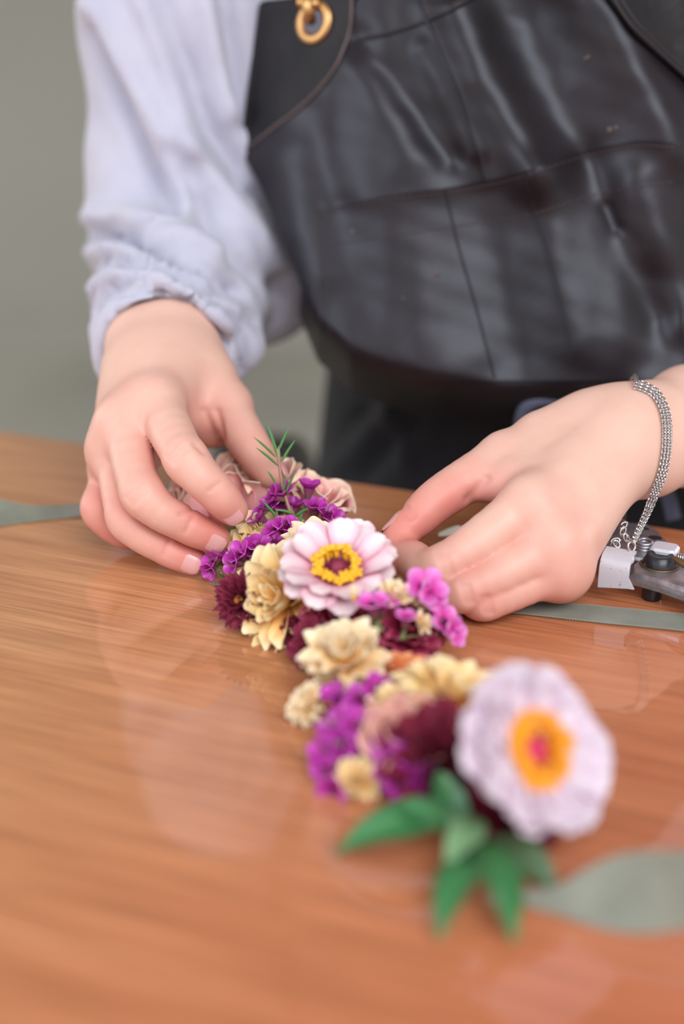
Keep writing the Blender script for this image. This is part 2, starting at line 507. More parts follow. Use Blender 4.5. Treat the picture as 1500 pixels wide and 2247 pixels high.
# chair behind the table: the top of its single back splat shows over the roses
sp = P(618, 972, 1.20)
chair = empty('chair', Matrix.Translation((sp[0], sp[1], FZ)) @ Matrix.Rotation(-.2, 4, 'Z'),
              'dark brown chair standing behind the table, only its narrow back shows above the roses', 'chair')
zs = sp[2] - FZ
q = np.array([(-.055, zs - .5), (.045, zs - .5), (.040, zs - .1), (.022, zs - .012), (.012, zs), (-.052, zs + .002), (-.062, zs - .010)])
V, F = prism(q, 0, .022, .004); V = V[:, [0, 2, 1]]
link('back_splat', mesh_from('back_splat', V, F, M_DARK, smooth=False), chair)
link('seat', mesh_from('seat', *rounded_slab(-.17, .13, .0, .34, zs - .53, zs - .49, .04, .01), M_DARK, smooth=False), chair)
for lx, ly in ((-.14, .03), (.10, .03), (-.14, .30), (.10, .30)):
    link('leg', mesh_from('leg', *tube([(lx * 1.08, ly, 0), (lx, ly, zs - .525)], .016, 10), M_DARK), chair)

# ------------------------------------------------------------------ person: skin
J = {}
def hp(tab): return [(P(x, y, d), r / 1000) for x, y, d, r in tab]
def bend(c, n=7):                     # the same finger as a smooth curve through its joints
    q = catmull(np.array([np.append(p, r) for p, r in c]), (len(c) - 1) * n + 1)
    return [(v[:3], v[3]) for v in q]

# the hand on the picture's left side (the person's right hand)
L_idx = hp([(342, 884, .702, 11.9), (410, 1010, .668, 9.9), (475, 1081, .667, 8.9), (510, 1119, .672, 7.4)])
L_mid = hp([(276, 930, .700, 11.2), (314, 1085, .672, 9.5), (408, 1152, .676, 8.5), (472, 1182, .681, 7.2)])
L_rng = hp([(254, 988, .708, 10.4), (279, 1138, .686, 8.9), (362, 1202, .686, 8.0), (422, 1230, .688, 7.0)])
L_pin = hp([(252, 1026, .728, 9.6), (218, 1115, .711, 8.2), (264, 1168, .713, 7.4), (318, 1180, .718, 6.2)])
L_thb = hp([(494, 890, .737, 12.0), (548, 976, .716, 10.0), (594, 1040, .708, 7.8)])
WL = [(P(322, 760, .765), .0195), (P(384, 756, .762), .0195)]
def left_hand():
    allp = np.array([p for c in (L_idx, L_mid, L_rng, L_pin, L_thb, WL) for p, _ in c] + [P(360, 690, .83), P(420, 640, .86)])
    F = Field(allp.min(0) - .03, allp.max(0) + .03, .0011)
    fa = [(P(352, 690, .83), .026), (P(420, 630, .88), .034)]
    F.cone(fa[0][0], fa[1][0], fa[0][1], fa[1][1], 0)
    F.cone(WL[0][0], P(332, 700, .83), .0195, .023, .012); F.cone(WL[1][0], P(378, 700, .83), .0195, .023, .012)
    for q, r in WL: F.cone(q, P(340, 830, .737), r, .016, .012)
    F.cone(WL[1][0], P(440, 825, .745), .0185, .016, .012)
    cp = [P(395, 812, .745), P(362, 815, .742), P(332, 822, .742), P(306, 832, .748)]
    for c, f, rr in zip(cp, (L_idx, L_mid, L_rng, L_pin), (.0130, .0125, .012, .0115)):
        F.cone(c, f[0][0], .0155, rr - .0005, .019)
        k0 = f[0][0] + (P(0, 0, 1) - P(0, 0, 1.0))
        F.cone(c * .35 + f[0][0] * .65 - FWD * .004 + UP * .002, f[0][0] - FWD * .0014 + UP * .0008, .0062, .0095, .006)
    # thenar side, web and palm
    F.cone(P(420, 818, .752), L_thb[0][0], .0165, .0135, .010)
    F.cone(P(408, 850, .745), P(478, 912, .738), .015, .012, .010)
    F.cone(P(380, 900, .725), P(455, 932, .742), .0105, .0085, .010)
    F.cone(P(345, 900, .735), P(300, 985, .735), .018, .014, .012)
    F.cone(P(470, 900, .745), P(462, 945, .742), .009, .0075, .008)
    # webs, then fingers
    lp = lambda c, t: c[0][0] * (1 - t) + c[1][0] * t
    for a_, b_, r_ in ((L_idx, L_mid, .0085), (L_mid, L_rng, .0085), (L_rng, L_pin, .0075)):
        F.cone(lp(a_, .0), lp(b_, .0), .0108, .0102, .010)
        F.cone(lp(a_, .22) + FWD * .002, lp(b_, .22) + FWD * .002, r_, r_, .008)
    G = F.like()
    for c in (L_pin, L_rng, L_mid, L_idx):
        H = F.like(); H.chain(bend(c), .0007)
        H.cone(c[1][0] - FWD * .0008, c[1][0] - FWD * .0008, c[1][1] * .96, c[1][1] * .96, .006)
        h = H.a; G.union(H, .0006)
    F.union(G, .0035)
    H = F.like(); H.chain(bend(L_thb), .0007); F.union(H, .006)
    return F.mesh()

# the hand on the picture's right side (the person's left hand)
R_idx = hp([(1163, 1106, .648, 11.6), (966, 1244, .640, 9.4), (903, 1226, .655, 8.6), (868, 1218, .668, 7.4)])
R_mid = hp([(1222, 1196, .644, 11.4), (1017, 1298, .637, 8.9), (985, 1285, .655, 8.3), (970, 1265, .668, 7.2)])
R_rng = hp([(1230, 1248, .647, 9.9), (1062, 1319, .640, 8.3), (1030, 1285, .656, 7.6), (1015, 1265, .668, 6.6)])
R_pin = hp([(1226, 1258, .658, 8.8), (1125, 1290, .655, 7.5), (1095, 1270, .668, 7.0), (1075, 1250, .678, 6.2)])
R_thb = hp([(1108, 1003, .686, 11.6), (972, 1088, .676, 10.4), (915, 1138, .671, 9.0), (872, 1174, .668, 7.0)])
def right_hand():
    allp = np.array([p for c in (R_idx, R_mid, R_rng, R_pin, R_thb) for p, _ in c] + [P(1700, 900, .76), P(1510, 890, .71), P(1425, 900, .69)])
    F = Field(allp.min(0) - .03, allp.max(0) + .03, .0011)
    w1, w2 = P(1425, 926, .702), P(1420, 1004, .698)
    F.cone(w1, P(1510, 900, .725), .0175, .0205, 0); F.cone(w2, P(1510, 972, .722), .0170, .0195, .012)
    F.cone(P(1510, 900, .725), P(1760, 868, .80), .0205, .027, .012); F.cone(P(1510, 972, .722), P(1760, 915, .80), .0195, .027, .012)
    F.cone(P(1470, 950, .71), w2, .0175, .0175, .012)
    for c, f, rr, r0 in zip([P(1372, 945, .695), P(1368, 975, .69), P(1334, 1005, .688), P(1308, 1030, .692)],
                            (R_idx, R_mid, R_rng, R_pin), (.0116, .0114, .0104, .0095), (.0165, .0165, .0150, .0130)):
        F.cone(w1 * .5 + w2 * .5, c, .0175, r0, .012)
        F.cone(c, f[0][0], r0, rr - .0005, .015)
        F.cone(c * .3 + f[0][0] * .7 - FWD * .0035 + UP * .001, f[0][0] - FWD * .0014 + UP * .0006, .0060, .0096, .007)
    F.cone(w1, P(1290, 935, .702), .0165, .0140, .012)
    F.cone(P(1330, 925, .702), P(1190, 962, .695), .0140, .0126, .012)
    F.cone(P(1290, 935, .70), R_thb[0][0], .0135, .0118, .010)
    F.cone(P(1300, 985, .69), P(1135, 1055, .668), .015, .0105, .012)
    F.cone(P(1180, 1010, .685), P(1075, 1060, .674), .0118, .0085, .010)
    F.cone(P(1245, 1100, .69), P(1175, 1180, .675), .015, .0125, .012)
    lp = lambda c, t: c[0][0] * (1 - t) + c[1][0] * t
    for a_, b_, r_ in ((R_idx, R_mid, .0088), (R_mid, R_rng, .0082), (R_rng, R_pin, .0072)):
        F.cone(lp(a_, .0), lp(b_, .0), .0106, .0100, .010)
        F.cone(lp(a_, .22) + FWD * .0045, lp(b_, .22) + FWD * .0045, r_, r_, .006)
    G = F.like()
    for c in (R_pin, R_rng, R_mid, R_idx):
        H = F.like(); H.chain(bend(c), .0007)
        for q, r in c[1:2]: H.cone(q - FWD * .0010, q - FWD * .0010, r * .97, r * .97, .004)
        G.union(H, .0006)
    F.union(G, .0035)
    H = F.like(); H.chain(bend(R_thb), .0007); F.union(H, .006)
    return F.mesh()

def torso_body():
    F = Field((-.34, .55, FZ), (.66, 1.36, .62), .008)
    c0 = np.array([.165, .965, 0])
    E = e
    for s in (-1, 1):
        F.cone(c0 + E * .055 * s + (0, 0, -.06), c0 + E * .065 * s + (0, 0, .30), .092, .10, .05)
        F.cone(c0 + E * .075 * s + (0, 0, -.10), c0 + E * .085 * s + away * .02 + (0, 0, -.16), .085, .085, .05)
        F.cone(c0 + E * .09 * s + (0, 0, -.16), c0 + E * .10 * s + (0, 0, -.47), .08, .055, .03)
        F.cone(c0 + E * .10 * s + (0, 0, -.47), c0 + E * .11 * s + away * .02 + (0, 0, FZ + .07), .052, .036, .02)
        F.cone(c0 + E * .11 * s + away * .02 + (0, 0, FZ + .04), c0 + E * .12 * s - away * .13 + (0, 0, FZ + .03), .036, .028, .02)
    F.cone(c0 + E * -.10 + (0, 0, .40), c0 + E * .10 + (0, 0, .40), .06, .06, .05)
    F.cone(c0 + away * .01 + (0, 0, .40), c0 + away * .0 + (0, 0, .52), .055, .052, .04)
    sl, el = c0 - E * .17 + (0, 0, .40), P(450, 560, .905)
    F.cone(sl, el, .05, .040, .03); F.cone(el, P(400, 650, .86), .040, .032, .02)
    sr, er = c0 + E * .17 + (0, 0, .40), P(1900, 800, .86)
    F.cone(sr, er, .05, .040, .03); F.cone(er, P(1700, 885, .79), .040, .030, .02)
    return F.mesh()

redpts = []
for c, a in ((L_idx, 1), (L_mid, 1), (L_rng, 1), (L_pin, 1.1), (R_idx, .9), (R_mid, 1), (R_rng, 1), (R_pin, 1)):
    for i, (q, r) in enumerate(c): redpts.append((q, (.45, .75, .45, .95)[i] * a, (.013, .011, .009, .014)[i]))
for c in (L_thb, R_thb):
    for i, (q, r) in enumerate(c): redpts.append((q, (.25, .6, .8, .8)[i], .013))
redpts += [(P(455, 935, .735), 1.1, .014), (P(355, 1010, .69), .9, .012), (P(1040, 1090, .665), 1.0, .012), (P(215, 1150, .705), .5, .02), (P(1190, 1290, .65), .4, .02)]
creases = []            # short skin creases: (a, b, depth, width)
def cr(x0, y0, x1, y1, d, dep=.0005, wd=.0011): creases.append((P(x0, y0, d), P(x1, y1, d), dep, wd))
for dx in (-9, 0, 8): cr(376 + dx, 1010 + dx, 402 + dx, 978 + dx, .662)
for dx in (-8, 0, 8): cr(285 + dx, 1100 + dx, 318 + dx, 1068 + dx, .664, .0004)
cr(433, 975, 450, 992, .668, .0009, .0016); cr(400, 1128, 430, 1110, .672, .0006, .0012)
cr(462, 1078, 486, 1060, .664, .0004); cr(408, 1168, 424, 1135, .670, .0004); cr(360, 1218, 372, 1186, .680, .0004)
cr(478, 905, 492, 965, .728, .0010, .0022); cr(452, 905, 470, 955, .730, .0009, .0022)
for dx in (-10, 0, 10): cr(985 + dx, 1262, 968 + dx, 1212, .632, .0004)
for dx in (-9, 0, 9): cr(1030 + dx, 1322, 1018 + dx, 1282, .629, .0004); cr(1072 + dx, 1345, 1062 + dx, 1308, .634, .0004)
cr(1030, 1096, 1062, 1050, .668, .0011, .0025)
for k in range(3): cr(880 + 6 * k, 1116 - 3 * k, 899 + 5 * k, 1140 - 4 * k, .662, .0005, .0011)

def finish_skin(V, Q):
    N = vnormals(V, Q)
    D = np.zeros(len(V))
    for a, b, dep, wd in creases:
        d = b - a
        near = np.where(np.linalg.norm(V - (a + b) / 2, axis=1) < .03)[0]
        if not len(near): continue
        v = V[near]
        t = np.clip(((v - a) @ d) / (d @ d), 0, 1)
        r = v - a - t[:, None] * d
        r = r - FWD * np.clip(r @ FWD, -.012, .012)[:, None]
        D[near] -= 1.5 * dep * np.exp(-(np.linalg.norm(r, axis=1) / wd) ** 2)
    V = V + N * D[:, None]
    red = np.zeros(len(V))
    for q, a, s in redpts:
        red += a * np.exp(-((V - q) ** 2).sum(1) / (2 * s * s)) * .8
    return V, np.clip(red * .72, 0, 1)

VL, QL = left_hand(); VR, QR = right_hand(); VB, QB = torso_body()
VL, rL = finish_skin(VL, QL); VR, rR = finish_skin(VR, QR)
VL[:, 2] = np.maximum(VL[:, 2], .0012); VR[:, 2] = np.maximum(VR[:, 2], .0012)     # flesh flattens where it rests on the table
person = link('person', big_mesh('person', np.vstack([VL, VR, VB]), np.vstack([QL, QR + len(VL), QB + len(VL) + len(VR)]), M_SKIN,
                                 {'red': np.concatenate([rL, rR, np.zeros(len(VB))])}))
person.data.set_sharp_from_angle(angle=math.radians(48))
tag(person, 'person in white sweatshirt and black leather apron arranging flowers with both hands', 'person')

def fingernail(chain, nrm, wd, ln, back=.004, lift=.0004):
    (a, ra), (b, rb) = chain[-2], chain[-1]
    u = (b - a) / np.linalg.norm(b - a)
    n = np.asarray(nrm, float); n = n - u * (n @ u); n /= np.linalg.norm(n)
    s = np.cross(u, n)
    nu, nv = 9, 9
    G = np.zeros((nu, nv, 3))
    for i in range(nu):
        for j in range(nv):
            tt = i / (nu - 1); v = j / (nv - 1) * 2 - 1
            x = -back + ln * tt
            wv = wd * (1 - .28 * max(0, tt - .7) ** 2 / .09 - .25 * max(0, .2 - tt) ** 2 / .04)
            ang = v * wv / 2 / rb
            r = rb + (ra - rb) * max(0, -x) / np.linalg.norm(b - a) + lift
            if x > 0: r = math.sqrt(max((rb + lift) ** 2 - (x * .8) ** 2, 0))
            G[i, j] = b + u * x + r * (math.cos(ang) * n + math.sin(ang) * s)
    V, F = sheet(G, .0003)
    link('fingernail', mesh_from('fingernail', V, F, M_NAIL), person)
fingernail(L_idx, -FWD * .85 - UP * .45 + RGT * .1, .0088, .0085, .0042)
fingernail(L_mid, -FWD * .9 - UP * .30, .0088, .0085, .0042)
fingernail(L_rng, -FWD * .9 - UP * .28, .0088, .0085, .0042)
fingernail(L_pin, -FWD * .8 + UP * .4, .0075, .0075)
fingernail(L_thb, UP * .6 + RGT * .8, .0110, .0115)
fingernail(R_thb, FWD * .15 + UP * .75 - RGT * .55, .0100, .0105, .006)
fingernail(R_idx, -FWD * .5 - UP * .2 - RGT * .4, .0088, .0085)

# ------------------------------------------------------------------ person: sweatshirt
def sweatshirt():
    F = Field((-.29, .66, -.12), (.64, 1.26, .60), .0042)
    c0 = np.array([.165, .965, 0])
    for s in (-1, 1):
        F.cone(c0 + e * .062 * s + (0, 0, .08), c0 + e * .07 * s + (0, 0, .30), .104, .112, .05)
    F.cone(c0 - e * .12 + (0, 0, .40), c0 + e * .12 + (0, 0, .40), .075, .075, .05)
    F.cone(c0 + (0, 0, .43), c0 + (0, 0, .49), .07, .066, .03)
    el = P(452, 545, .895)
    F.cone(P(690, -40, .905), P(690, 140, .905), .045, .045, .03)
    F.cone(P(428, -330, .90), P(412, 60, .87), .070, .060, .03)
    F.cone(P(412, 60, .87), el, .060, .060, .03)
    F.cone(P(402, 380, .875), P(385, 500, .868), .056, .050, .03)
    F.cone(el, P(590, 640, .895), .058, .030, .03)
    F.cone(el, P(378, 700, .80), .056, .040, .02)
    ax = P(350, 800, .745) - P(440, 590, .88); ax /= np.linalg.norm(ax)
    for (x, y, d, R, r) in ((362, 772, .772, .0325, .0085), (372, 735, .792, .0350, .0105), (384, 696, .812, .0365, .012), (396, 650, .832, .0375, .013)):
        F.torus(P(x, y, d), ax, R, r, .005)
    F.cone(P(420, 700, .815), P(535, 760, .80), .030, .012, .014)
    sr = P(1880, 640, .92)
    F.cone(c0 + e * .17 + (0, 0, .40), P(1900, 700, .88), .07, .06, .03); F.cone(P(1900, 700, .88), P(1800, 840, .815), .055, .045, .02)
    F.torus(P(1790, 850, .81), P(1790, 850, .81) - P(1900, 760, .86), .036, .009, .006)
    a = P(345, 818, .735)
    F.cone(P(366, 722, .800), P(348, 815, .738), .0275, .0320, .003, True)
    F.cone(P(1830, 835, .825), P(1740, 880, .775), .030, .034, .003, True)
    V, Q = F.mesh()
    x, y, d = project(V); N = vnormals(V, Q)
    face = np.clip((N @ -FWD) * 1.6, 0, 1) * (x < 760)
    def fold(poly, amp, wd): return amp / 1000 * np.exp(-(polydist(x, y, poly) / wd) ** 2)
    D = np.zeros(len(V))
    for poly, amp, wd in (
        ([(215, 20), (300, 180), (370, 330), (410, 420)], 6, 34), ([(205, 70), (275, 240), (345, 390), (378, 450)], -7, 24),
        ([(330, -40), (400, 130), (450, 260), (530, 370)], -6, 26), ([(300, -60), (350, 60), (400, 220), (415, 330)], 5, 30),
        ([(440, -60), (465, 80), (490, 200), (505, 250)], 5, 24), ([(490, -40), (520, 160), (545, 260)], -5, 20),
        ([(390, 340), (440, 440), (520, 560), (610, 640)], -6, 22), ([(420, 330), (490, 430), (570, 540), (640, 620)], 5, 30),
        ([(195, 512), (260, 518), (330, 545), (430, 590), (520, 640)], -11, 15), ([(190, 480), (280, 480), (360, 500), (470, 560)], 5, 28),
        ([(185, 560), (250, 535), (330, 560), (430, 610), (520, 680)], 5, 18), ([(190, 610), (240, 578), (320, 580), (400, 615), (470, 660)], -5, 12),
        ([(190, 650), (240, 605), (330, 606), (420, 645), (500, 720)], 4, 15), ([(195, 700), (230, 640), (320, 635), (420, 672), (500, 760)], -4, 10),
        ([(610, 610), (618, 660), (610, 700)], -5, 12), ([(530, 400), (570, 420), (600, 460)], -6, 14), ([(205, 250), (260, 330), (330, 400)], -2, 40),
        ([(470, 640), (540, 690), (590, 720)], -4, 14), ([(500, 690), (535, 750), (530, 820)], -4, 10)):
        D += fold(poly, amp * 1.9, wd)
    V = V + N * (D * face)[:, None]
    return V, Q
VS, QS = sweatshirt()
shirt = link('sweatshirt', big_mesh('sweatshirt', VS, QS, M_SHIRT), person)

# ------------------------------------------------------------------ person: trousers and shoes
def trousers():
    F = Field((-.25, .60, FZ + .02), (.55, 1.25, .17), .006)
    c0 = np.array([.165, .960, 0])
    for s in (-1, 1):
        F.cone(c0 + e * .068 * s + (0, 0, .04), c0 + e * .085 * s + (0, 0, -.16), .108, .114, .05)
        F.cone(c0 + e * .09 * s + (0, 0, -.16), c0 + e * .105 * s + (0, 0, -.50), .100, .075, .02)
        F.cone(c0 + e * .105 * s + (0, 0, -.50), c0 + e * .112 * s + (0, 0, FZ + .10), .072, .062, .02)
    V, Q = F.mesh()
    x, y, d = project(V); N = vnormals(V, Q)
    face = np.clip(N @ -FWD * 1.5, 0, 1)
    D = np.zeros(len(V))
    for poly, amp, wd in (([(735, 1030), (800, 960), (860, 900)], 6, 22), ([(745, 960), (800, 900)], -6, 16), ([(800, 1040), (850, 980), (900, 930)], -6, 18),
                          ([(860, 900), (880, 980), (900, 1050)], 5, 18), ([(900, 1050), (960, 990), (1000, 930)], -4, 20)):
        D += amp / 1000 * np.exp(-(polydist(x, y, poly) / wd) ** 2)
    return V + N * (D * face)[:, None], Q
VT, QT = trousers()
link('trousers', big_mesh('trousers', VT, QT, M_TROUSER), person)
for s in (-1, 1):
    b0 = np.array([.165, .960, 0]) + e * .112 * s
    F = Field(np.minimum(b0, b0 - away * .2) - (.06, .06, 0) + (0, 0, FZ - .01), np.maximum(b0, b0 - away * .2) + (.06, .06, FZ + .14), .006)
    F.cone(b0 + away * .03 + (0, 0, FZ + .045), b0 - away * .15 + (0, 0, FZ + .034), .043, .034, .01); F.cone(b0 + (0, 0, FZ + .05), b0 + (0, 0, FZ + .11), .045, .04, .02)
    link('shoe', big_mesh('shoe', *F.mesh(), M_BLACK), person)

# ------------------------------------------------------------------ person: leather apron, laid over the torso
LEFT = [(-330, 745), (-16, 735), (-8, 690), (2, 580), (10, 571), (200, 545), (325, 530), (345, 540), (410, 575), (560, 640), (630, 665), (690, 660),
        (790, 700), (855, 770), (890, 860), (915, 960), (935, 1090)]
BOT = [(600, 640), (660, 700), (700, 790), (770, 855), (860, 892), (960, 917), (1090, 935), (1760, 935)]
def leftx(y): return np.interp(y, [p[0] for p in LEFT], [p[1] for p in LEFT])
def boty(x): return np.interp(x, [p[0] for p in BOT], [p[1] for p in BOT])
FOLDS = [([(800, 150), (850, 240), (905, 340)], 5, 40), ([(790, 90), (870, 190), (960, 320), (985, 350)], -6, 24), ([(930, 110), (985, 220), (1040, 330)], 4, 18),
         ([(1000, 20), (1060, 170), (1120, 270), (1180, 375)], 16, 44), ([(1150, 60), (1200, 220), (1270, 330)], -7, 55), 
         ([(1270, -60), (1360, 80), (1440, 200), (1500, 320)], 16, 50), ([(1460, 120), (1540, 260), (1580, 380)], -9, 40),
         ([(610, 350), (640, 450), (690, 600)], 5, 38), ([(690, 260), (720, 380), (740, 440)], -3, 26), ([(1190, 390), (1220, 560), (1265, 740)], 7, 42),
         ([(1290, 350), (1330, 460), (1390, 600), (1440, 700)], -6, 30), ([(1330, 455), (1350, 500)], -3, 11), ([(1050, 440), (1090, 600), (1130, 780)], -4, 40),
         ([(860, 470), (900, 600), (960, 800)], 3, 60), ([(760, 480), (790, 640), (850, 820)], -4, 40), ([(1400, 400), (1470, 560), (1500, 700)], 7, 36), ([(690, 700), (800, 760), (1000, 800)], 3, 40),
         ([(1460, 620), (1440, 760), (1380, 850)], -6, 40)]
_k = rng.uniform(0, 6.28, 12)
def apron_depth(x, y):
    x = np.asarray(x, float); y = np.asarray(y, float)
    d = .772 + .012 * np.clip((y - 100) / 800, -.3, 1)
    d = d - .02 * np.clip((x - 900) / 600, -.3, 1)
    d = d + .055 * np.clip((860 - x) / 330, 0, 1.3) ** 2
    d = d + .05 * np.clip((x - 1350) / 400, 0, 2) ** 2
    d = d + .045 * np.clip((y - (boty(x) - 105)) / 105, 0, 1.2) ** 2
    for poly, amp, wd in FOLDS: d = d - .85 * amp / 1000 * np.exp(-(polydist(x, y, poly) / (wd * 1.5)) ** 2)
    w_ = np.sin(x / 31 + y / 57 + _k[0]) * np.sin(y / 43 - x / 71 + _k[1]) + .6 * np.sin(x / 17 - y / 23 + _k[2]) * np.sin(y / 19 + x / 37 + _k[3])
    return d - .00030 * w_
def apron_pt(x, y, off=0.0): return PN(x, y, apron_depth(x, y) - off)

def apron_mesh():
    ys = np.concatenate([np.arange(-330, -20, 14), np.arange(-20, 16, 3), np.arange(16, 936, 7)])
    us = np.linspace(0, 1, 170) ** 1.15
    X = leftx(ys)[:, None] * (1 - us) + 1760 * us; Y = np.repeat(ys[:, None], len(us), 1)
    return X, Y
X, Y = apron_mesh()
G = apron_pt(X, Y)
cx, cy = (X[:-1, :-1] + X[1:, 1:]) / 2, (Y[:-1, :-1] + Y[1:, 1:]) / 2
keep = (np.hypot(cx - 688, cy - 48) > 29).ravel()
nr, nc = X.shape
ii = (np.arange(nr - 1)[:, None] * nc + np.arange(nc - 1)).ravel()
Q = np.stack([ii, ii + nc, ii + nc + 1, ii + 1], 1)[keep]
apron = link('apron', big_mesh('apron', G.reshape(-1, 3), Q, M_LEATHER), person)
apron['label'] = 'black leather apron with pocket and brass eyelet'
md = apron.modifiers.new('thickness', 'SOLIDIFY'); md.thickness = .0022; md.offset = 0

def patch(name, X, Y, off, mat, th=.0014, hole=None):
    V, F = sheet(apron_pt(X, Y, off), th)
    if hole:
        x, y, _ = project(V)
        bad = np.hypot(x - hole[0], y - hole[1]) < hole[2]
        F = [f for f in F if not any(bad[i] for i in f)]
    return link(name, mesh_from(name, V, F, mat), apron)
# corner patch that carries the eyelet
ys = np.concatenate([np.linspace(-6, 10, 5), np.linspace(16, 329, 50)])
RC = [(-10, 790), (0, 777), (60, 768), (110, 752), (150, 733), (205, 690), (250, 640), (280, 600), (330, 533)]
rx = np.interp(ys, [p[0] for p in RC], [p[1] for p in RC]); lx = leftx(ys) + 1
us = np.linspace(0, 1, 34)
patch('corner_patch', lx[:, None] * (1 - us) + np.maximum(rx, lx + 1)[:, None] * us, np.repeat(ys[:, None], 34, 1), .0021, M_LEATHER2, hole=(688, 48, 29))
# chest pocket
xs = np.linspace(682, 1492, 120)
TOP = [(682, 465), (760, 448), (840, 431), (970, 414), (1060, 400), (1150, 376), (1270, 336), (1330, 320), (1390, 310), (1480, 314), (1492, 322)]
ty = np.interp(xs, [p[0] for p in TOP], [p[1] for p in TOP])
by = np.minimum(boty(xs) - 40, 835)
vs = np.linspace(0, 1, 70)
X = np.repeat(xs[None, :], 70, 0); Y = ty * (1 - vs[:, None]) + by * vs[:, None]
def pocket_gap(X, Y):                 # the pocket stands a little off the apron at its open top edge
    t = np.interp(X, [p[0] for p in TOP], [p[1] for p in TOP])
    return .0022 + .0045 * np.exp(-np.clip(Y - t, 0, None) / 45) * (0.4 + .6 * np.clip(np.sin((np.clip(X, 682, 1492) - 682) / 810 * 3.1416), 0, 1) ** .5)
gap = pocket_gap(X, Y)
V, F = sheet(PN(X, Y, apron_depth(X, Y) - gap), .0016)
pocket = link('pocket', mesh_from('pocket', V, F, M_LEATHER), apron)
# seams: raised welts, and dashed stitch lines
def along(poly, n=60): return catmull(np.array(poly, float), n)
def off_at(p, off):
    return off if off < .003 or off > .005 else pocket_gap(p[:, 0], p[:, 1]) + .0009
def seam(name, poly, rad, off, mat):
    p = along(poly); off = off_at(p, off); link(name, mesh_from(name, *tube(apron_pt(p[:, 0], p[:, 1], off), rad, 6), mat), apron)
def stitch(poly, off, n=60, mat=M_STITCH, rad=.00045):
    p = along(poly, n * 3 + 1); w_ = apron_pt(p[:, 0], p[:, 1], off_at(p, off)); parts = []
    for k in range(0, 3 * n - 1, 3): parts.append(tube(w_[k:k + 3], rad, 5))
    o = link('stitching', mesh_from('stitching', *merge(*parts), mat), apron); o['kind'] = 'stuff'
seam('seam', [(903, -30), (940, 55), (985, 160), (1020, 260), (1045, 350), (1058, 398)], .0012, .0012, M_LEATHER)
stitch([(916, -30), (953, 55), (998, 160), (1033, 260), (1058, 350), (1070, 392)], .0013)
seam('seam', [(772, -10), (768, 60), (752, 110), (733, 150), (690, 205), (640, 250), (600, 280), (540, 328)], .0009, .0026, M_PALESEAM)
stitch([(786, 84), (850, 70), (930, 44), (1010, 8), (1060, -20)], .0013)
seam('seam', [(772, 92), (850, 76), (930, 50), (1010, 14), (1060, -16)], .0010, .0010, M_LEATHER)
seam('seam', [(1152, 378), (1172, 470), (1200, 560), (1225, 650), (1250, 760)], .0010, .0032, M_LEATHER)
seam('seam', [(975, 416), (1005, 540), (1040, 660), (1085, 830)], .0008, .0032, M_LEATHER)
stitch([(690, 540), (840, 520), (970, 500), (1060, 488), (1175, 468), (1300, 428), (1480, 398)], .0034)
for k in (0, 12, 30): stitch([(684 + k, 470 - k * .2), (686 + k, 560), (690 + k, 700), (705 + k, 780)], .0034, 40)
stitch([(690, 474), (840, 440), (970, 423), (1060, 409), (1150, 386), (1270, 346), (1390, 320), (1480, 324)], .0046)
stitch([(577, 20), (552, 200), (538, 318)], .0029, 40); stitch([(577, 20), (620, 12), (720, 4)], .0029, 20)
# strap panel at the upper right
ys = np.linspace(-330, 260, 50); lx = np.interp(ys, [-330, 0, 80, 170, 260], [1150, 1338, 1400, 1500, 1600])
us = np.linspace(0, 1, 30)
patch('shoulder_strap', lx[:, None] * (1 - us) + 1760 * us, np.repeat(ys[:, None], 30, 1), .006, M_LEATHER2, .002)
for k in (9, 26): stitch([(1150 + k, -330), (1338 + k, 0), (1400 + k, 80), (1500 + k, 170), (1600 + k, 260)], .0073, 90, rad=.0006)
# brass eyelet, its snap hook and the strap that runs up to the neck
ec = apron_pt(688., 48., .0036); en = np.cross(apron_pt(690., 40.) - apron_pt(690., 56.), apron_pt(680., 48.) - apron_pt(700., 48.)); en = en * np.sign(en @ -FWD) / np.linalg.norm(en)
ring_v = []
ME = frame(ec, en, e)
a = np.linspace(0, 2 * math.pi, 49)[:-1]
def ring_mesh(R, r, n=48, m=12, flat=1.0):
    V, F = [], []
    for i in range(n):
        for j in range(m):
            A, B = 2 * math.pi * i / n, 2 * math.pi * j / m
            V.append(((R + r * math.cos(B)) * math.cos(A), (R + r * math.cos(B)) * math.sin(A), r * flat * math.sin(B)))
            F.append((i * m + j, (i + 1) % n * m + j, (i + 1) % n * m + (j + 1) % m, i * m + (j + 1) % m))
    return np.array(V), F
ringo = link('eyelet', mesh_from('eyelet', *ring_mesh(.0093, .0029, flat=.7), M_BRASS), apron, ME); ringo['label'] = 'brass eyelet ring'
hk = [P(x, y, float(apron_depth(688., 40.)) - l) for x, y, l in ((682, 44, -.002), (678, 32, .007), (674, 14, .010), (670, -12, .008), (664, -50, .004), (668, -80, .002))]
link('snap_hook', mesh_from('snap_hook', *tube(catmull(hk, 30), .0032, 10), M_BRASS), apron)
V, F = tube(np.array([P(652, 6, float(apron_depth(688., 40.)) - .008), P(697, 8, float(apron_depth(688., 40.)) - .008)]), .0026, 10)
link('hook_bar', mesh_from('hook_bar', V, F, M_BRASS), apron)
